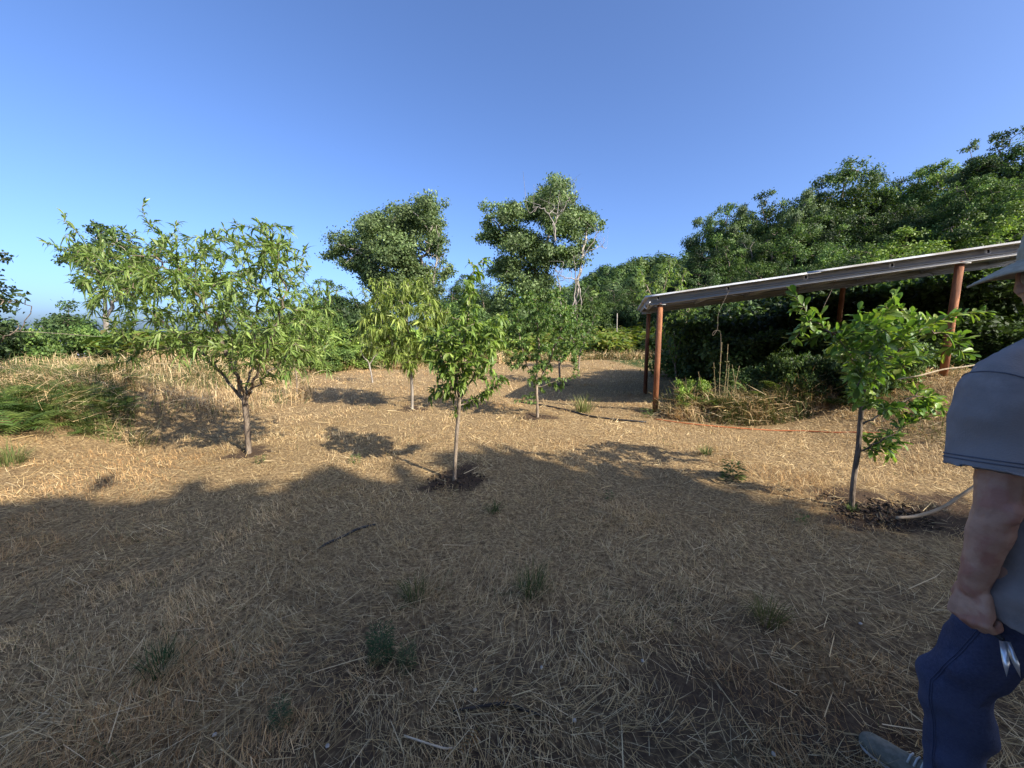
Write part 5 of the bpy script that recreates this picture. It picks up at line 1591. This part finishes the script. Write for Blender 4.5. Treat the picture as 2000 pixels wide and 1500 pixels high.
loft(bm, [((1.33, 0.845, 0.88), 0.150, 0.10), ((1.33, 0.845, 1.05), 0.145, 0.10), ((1.33, 0.85, 1.25), 0.165, 0.105), ((1.33, 0.86, 1.38), 0.160, 0.095), ((1.33, 0.875, 1.46), 0.085, 0.075)])
for (S, E, W, sg) in ((SHL, ELB, WRI, -1), (SHR, ELR, WRR, 1)):
    capsule(bm, S, 0.060, (S + E) / 2, 0.044); capsule(bm, (S + E) / 2, 0.044, E, 0.036)
    capsule(bm, E + np.array([0, -0.022, 0.006]), 0.024, E + np.array([0, -0.020, -0.012]), 0.022); capsule(bm, E, 0.036, E * 0.72 + W * 0.28, 0.0385); capsule(bm, E * 0.72 + W * 0.28, 0.0385, E * 0.3 + W * 0.7, 0.030); capsule(bm, E * 0.3 + W * 0.7, 0.032, W, 0.026)
    capsule(bm, (1.33 + sg * 0.09, 0.87, 1.42), 0.055, S, 0.062)
KN = hand_caps(bm, WRI, np.array([0.03, 0.02, -1]), np.array([-0.10, 1, 0.02]), np.array([1, 0.12, 0.02]))
hand_caps(bm, WRR, np.array([-0.02, 0.10, -1]), np.array([0.10, 1, 0.05]), np.array([-1, 0.12, 0.0]))
for (h, k, a) in ((HIPL, KNL, ANL), (HIPR, KNR, ANR)):
    capsule(bm, h, 0.085, k, 0.055); capsule(bm, k, 0.055, a, 0.038)
body = part('body', remeshed(bm, 'body', 0.0042, 3, M['skin'], 0.0030, 0.03, 3))

# t-shirt: torso and sleeves in one cloth, open at hem and cuffs
bm = bmesh.new()
loft(bm, [((1.365, 0.850, 0.80), 0.188, 0.140), ((1.362, 0.848, 0.92), 0.186, 0.138), ((1.358, 0.848, 1.06), 0.184, 0.138), ((1.335, 0.852, 1.22), 0.198, 0.136), ((1.335, 0.858, 1.34), 0.200, 0.126), ((1.333, 0.868, 1.43), 0.150, 0.108), ((1.330, 0.885, 1.482), 0.088, 0.085), ((1.328, 0.892, 1.500), 0.070, 0.070)])
def sleeve(S, E, sg):
    ax = nrm(E - S)
    capsule(bm, (1.33 + sg * 0.08, 0.870, 1.428), 0.068, S + np.array([0, 0, 0.006]), 0.068)
    end = S + ax * 0.215
    b = Bag(); tube(b, [S - ax * 0.01, S + ax * 0.08, S + ax * 0.16, end], [0.070, 0.080, 0.089, 0.096], 28)
    off = len(bm.verts)
    V = np.concatenate(b.V)
    vs = [bm.verts.new(v) for v in V]
    for q in np.concatenate(b.Q): bm.faces.new([vs[k] for k in q])
    for q in np.concatenate(b.T): bm.faces.new([vs[k] for k in q])
    return end, ax
endL, axL = sleeve(SHL, ELB, -1); endR, axR = sleeve(SHR, ELR, 1)
bmesh.ops.recalc_face_normals(bm, faces=bm.faces[:])
sh_me = remeshed(bm, 't_shirt', 0.008, 3, M['shirt'], 0.030, 0.10, 8)
for (p, ax, rd) in ((endL, axL, 0.14), (endR, axR, 0.14), (np.array([1.365, 0.850, 0.80]), np.array([0, 0, -1.0]), 0.3)):
    open_end(sh_me, p, ax, 0.02, rd)
bvh = BVHTree.FromPolygons([v.co.copy() for v in sh_me.vertices], [tuple(p.vertices) for p in sh_me.polygons])
def seam_ring(parent, c, ax, rad0, name='seam', r=0.0016, tilt=None, arc=(0, 2 * math.pi), lift=0.0008):
    ax = nrm(ax)
    u = nrm(np.cross(ax, [0, 1.0, 0])); v = np.cross(ax, u)
    pts = []
    for t in np.linspace(arc[0], arc[1], 72):
        d = math.cos(t) * u + math.sin(t) * v
        hit = bvh.ray_cast(Vector(c + d * rad0), Vector(-d), rad0 * 0.9)
        if hit[0] is not None:
            pts.append(np.array(hit[0]) + d * lift)
    if len(pts) > 8:
        b = Bag(); tube(b, pts, r, 5, cap=False)
        put(name, b.mesh(name, M['seam'], man_o, True), parent)
SEAMS = [(endL - axL * 0.022, axL, 0.2), (endL - axL * 0.030, axL, 0.2), (SHL + axL * 0.028, nrm(axL + np.array([-0.55, 0, 0.1])), 0.2)]
shirt = put('t_shirt', sh_me, man)
for (c, ax, rd) in SEAMS:
    seam_ring(shirt, c, ax, rd)
shift(sh_me, man_o)
md = shirt.modifiers.new('cloth', 'SOLIDIFY'); md.thickness = 0.0035; md.offset = -1

bm = bmesh.new()
capsule(bm, (1.325, 0.85, 0.93), 0.112, (1.45, 0.845, 0.93), 0.112, (1, 1.05, 0.9))
for (h, k, a) in ((HIPL, KNL, ANL), (HIPR, KNR, ANR)):
    h, k, a = np.array(h), np.array(k), np.array(a)
    capsule(bm, h, 0.100, h * 0.4 + k * 0.6, 0.084); capsule(bm, h * 0.4 + k * 0.6, 0.084, k, 0.074); capsule(bm, k, 0.074, k * 0.5 + a * 0.5, 0.072); capsule(bm, k * 0.5 + a * 0.5, 0.072, a, 0.072)
je_me = remeshed(bm, 'jeans', 0.009, 4, M['denim'], 0.026, 0.09, 21)
jb = BVHTree.FromPolygons([v.co.copy() for v in je_me.vertices], [tuple(p.vertices) for p in je_me.polygons])
jeans = part('jeans', je_me)
M['stitch'] = noise_mat('jeans_stitch', (0.040, 0.050, 0.098), (0.055, 0.066, 0.12), 60, 0.9, 0.0)
def leg_seam(path, d):
    pts = []
    for p in path:
        hit = jb.ray_cast(Vector(p) - Vector(d) * 0.3, Vector(d), 0.35)
        if hit[0] is not None:
            pts.append(np.array(hit[0]) - np.array(d) * 0.0008)
    if len(pts) > 5:
        b = Bag(); tube(b, pts, 0.0012, 5, cap=False)
        put('seam', b.mesh('seam', M['stitch'], man_o, True), jeans)
hl, kl, al = np.array(HIPL), np.array(KNL), np.array(ANL)
axis_pts = [hl + (kl - hl) * t for t in np.linspace(0.05, 1, 26)] + [kl + (al - kl) * t for t in np.linspace(0.04, 0.95, 24)]
for off in (0.0, 0.006):
    leg_seam([p + np.array([0, 0.012 + off, 0]) for p in axis_pts], nrm([1.0, 0.25, 0.0]))
leg_seam([hl + np.array([0, -0.02 + 0.085 * t, 0.03 - 0.07 * t]) for t in np.linspace(0, 1, 16)], nrm([1.0, 0.0, 0.0]))

def shoe(heel, toe, lift):
    h = np.array([heel[0], heel[1], 0.05 + lift]); t = np.array([toe[0], toe[1], 0.042])
    bm = bmesh.new()
    capsule(bm, h, 0.040, h * 0.6 + t * 0.4 + np.array([0, 0, 0.012]), 0.047, (1, 1, 0.95))
    capsule(bm, h * 0.6 + t * 0.4 + np.array([0, 0, 0.010]), 0.047, t, 0.040, (1.06, 1.06, 0.8))
    capsule(bm, h + np.array([0, 0, 0.03]), 0.042, h * 0.75 + t * 0.25 + np.array([0, 0, 0.045]), 0.040)
    up_ = part('shoe', remeshed(bm, 'shoe', 0.005, 4, M['canvas'], 0.004, 0.03, 4))
    bm = bmesh.new()
    capsule(bm, h - np.array([0, 0, 0.028]), 0.044, h * 0.5 + t * 0.5 - np.array([0, 0, 0.022]), 0.049, (1, 1, 0.36))
    capsule(bm, h * 0.5 + t * 0.5 - np.array([0, 0, 0.022]), 0.049, t - np.array([0, 0, 0.018]), 0.044, (1, 1, 0.36))
    part('sole', remeshed(bm, 'sole', 0.005, 3, M['rubber']), up_)
    f = nrm(t - h); sd = np.array([f[1], -f[0], 0])
    for k in (0.45, 0.52, 0.59):
        c = h + (t - h) * k + np.array([0, 0, 0.052 - 0.03 * (k - 0.4)])
        b = Bag(); tube(b, [c - sd * 0.028 - np.array([0, 0, 0.004]), c + np.array([0, 0, 0.006]), c + sd * 0.028 - np.array([0, 0, 0.004])], 0.003, 5)
        put('lace', b.mesh('lace', M['rubber'], man_o, True), up_)
shoe((1.400, 0.985), (1.295, 1.175), 0.0)
shoe((1.50, 0.46), (1.485, 0.64), 0.10)

# hat: drooping stitched brim and soft crown
def hat():
    c = HEAD + np.array([0.0, -0.004, 0.055])
    b = Bag()
    nA = 64
    ang = np.arange(nA) * 2 * math.pi / nA
    rad = np.concatenate([np.linspace(0.085, 0.166, 16), [0.1675, 0.166], np.linspace(0.164, 0.085, 14)])
    V = []
    for i, q in enumerate(rad):
        top = i < 17
        for a in ang:
            x, y = math.cos(a), math.sin(a)
            k = (q - 0.085) / 0.08
            drop = 0.022 * k + 0.024 * k ** 1.4 * max(0, -x) + 0.016 * k * max(0, y) + 0.008 * k * math.sin(3 * a + 1)
            V.append(c + np.array([x * q * 0.96, y * q * 1.06, -drop + (0.0 if top else -0.006) + (0.0008 if i % 2 else -0.0008)]))
    Q = []
    n = len(rad)
    for i in range(n - 1):
        for k in range(nA):
            Q.append([i * nA + k, i * nA + (k + 1) % nA, (i + 1) * nA + (k + 1) % nA, (i + 1) * nA + k])
    b.add(V, Q)
    root = put('hat', b.mesh('hat', M['hat'], man_o, True), man)
    b = Bag(); V, Q = [], []
    prof = [(0.090, -0.004), (0.0915, 0.012), (0.0905, 0.030), (0.0895, 0.032), (0.088, 0.055), (0.083, 0.078), (0.070, 0.094), (0.045, 0.102), (0.015, 0.105)]
    for (q, z) in prof:
        for a in ang:
            V.append(c + np.array([math.cos(a) * q * 0.96, math.sin(a) * q * 1.06, z + 0.003 * math.sin(2 * a + 3 * z * 20)]))
    for i in range(len(prof) - 1):
        for k in range(nA):
            Q.append([i * nA + k, i * nA + (k + 1) % nA, (i + 1) * nA + (k + 1) % nA, (i + 1) * nA + k])
    V.append(c + np.array([0, 0, 0.105])); T = [[(len(prof) - 1) * nA + k, (len(prof) - 1) * nA + (k + 1) % nA, len(V) - 1] for k in range(nA)]
    b.add(V, Q, T)
    put('crown', b.mesh('hat_crown', M['hat'], man_o, True), root)
hat()
bm = bmesh.new()
capsule(bm, HP([0, -0.052, 0.01]), 0.070, HP([0, -0.046, -0.045]), 0.056, (1.05, 0.75, 1))
capsule(bm, HP([-0.070, -0.030, 0.012]), 0.022, HP([-0.066, -0.034, -0.02]), 0.016)
capsule(bm, HP([0.070, -0.030, 0.012]), 0.022, HP([0.066, -0.034, -0.02]), 0.016)
part('hair', remeshed(bm, 'hair', 0.006, 2, M['hair'], 0.006, 0.02, 6))

# small snips held in the man's fist
kc = (KN[1][1] + KN[2][2]) / 2 - np.array([0.004, 0, -0.012])
snips = thing('garden_snips', tuple(kc), 'small garden snips with bright blades held in the man\'s hand', 'snips')
for sg in (-1, 1):
    b = Bag()
    tube(b, [kc + np.array([0.004 * sg, 0.055, 0.012 * sg]), kc + np.array([0.003 * sg, 0.02, 0.007 * sg]), kc + np.array([0.0, -0.045, -0.012])], 0.0045, 8)
    put('handle', b.mesh('handle', M['grip'], kc, True), snips)
    d = nrm(np.array([-0.10 + 0.16 * sg, -0.40, -0.85])); st = kc + np.array([0.004 * sg, -0.048, -0.014])
    w = nrm(np.cross(d, [0.6, 0.6, 0.2]))
    b = Bag()
    V = [st - w * 0.006, st + w * 0.006, st + d * 0.045 + w * 0.007, st + d * 0.075, st + d * 0.045 - w * 0.004]
    nn = nrm(np.cross(d, w)) * 0.0012
    V2 = [v + nn for v in V] + [v - nn for v in V]
    b.add(V2, [[0, 1, 6, 5], [1, 2, 7, 6], [2, 3, 8, 7], [3, 4, 9, 8], [4, 0, 5, 9]], [[0, 4, 1], [1, 4, 2], [2, 4, 3], [5, 6, 9], [6, 7, 9], [7, 8, 9]])
    put('blade', b.mesh('blade', M['blade'], kc), snips)

# pale pebbles in the foreground
M['pebble'] = noise_mat('pale_pebble', (0.34, 0.30, 0.25), (0.55, 0.50, 0.42), 40, 0.8, 0.2)
rp_ = np.random.default_rng(4)
for (px, py) in [(1058, 1308), (1255, 1295), (1122, 1412), (640, 1462), (928, 1352), (1680, 1222), (1510, 1478), (420, 1440)]:
    g_ = ground_at(px, py)
    t = bmesh.new(); bmesh.ops.create_icosphere(t, subdivisions=2, radius=1.0)
    for v in t.verts:
        v.co = v.co * (0.0075 * (1 + 0.25 * rp_.normal() * 0.4)); v.co.z *= 0.7
    me = bpy.data.meshes.new('pebble'); t.to_mesh(me); t.free(); me.materials.append(M['pebble'])
    tag(put('pebble', me, None, (g_[0], g_[1], g_[2] + 0.012)), 'small pale pebble lying in the shaded foreground grass', 'pebble', 'pebbles in the foreground')
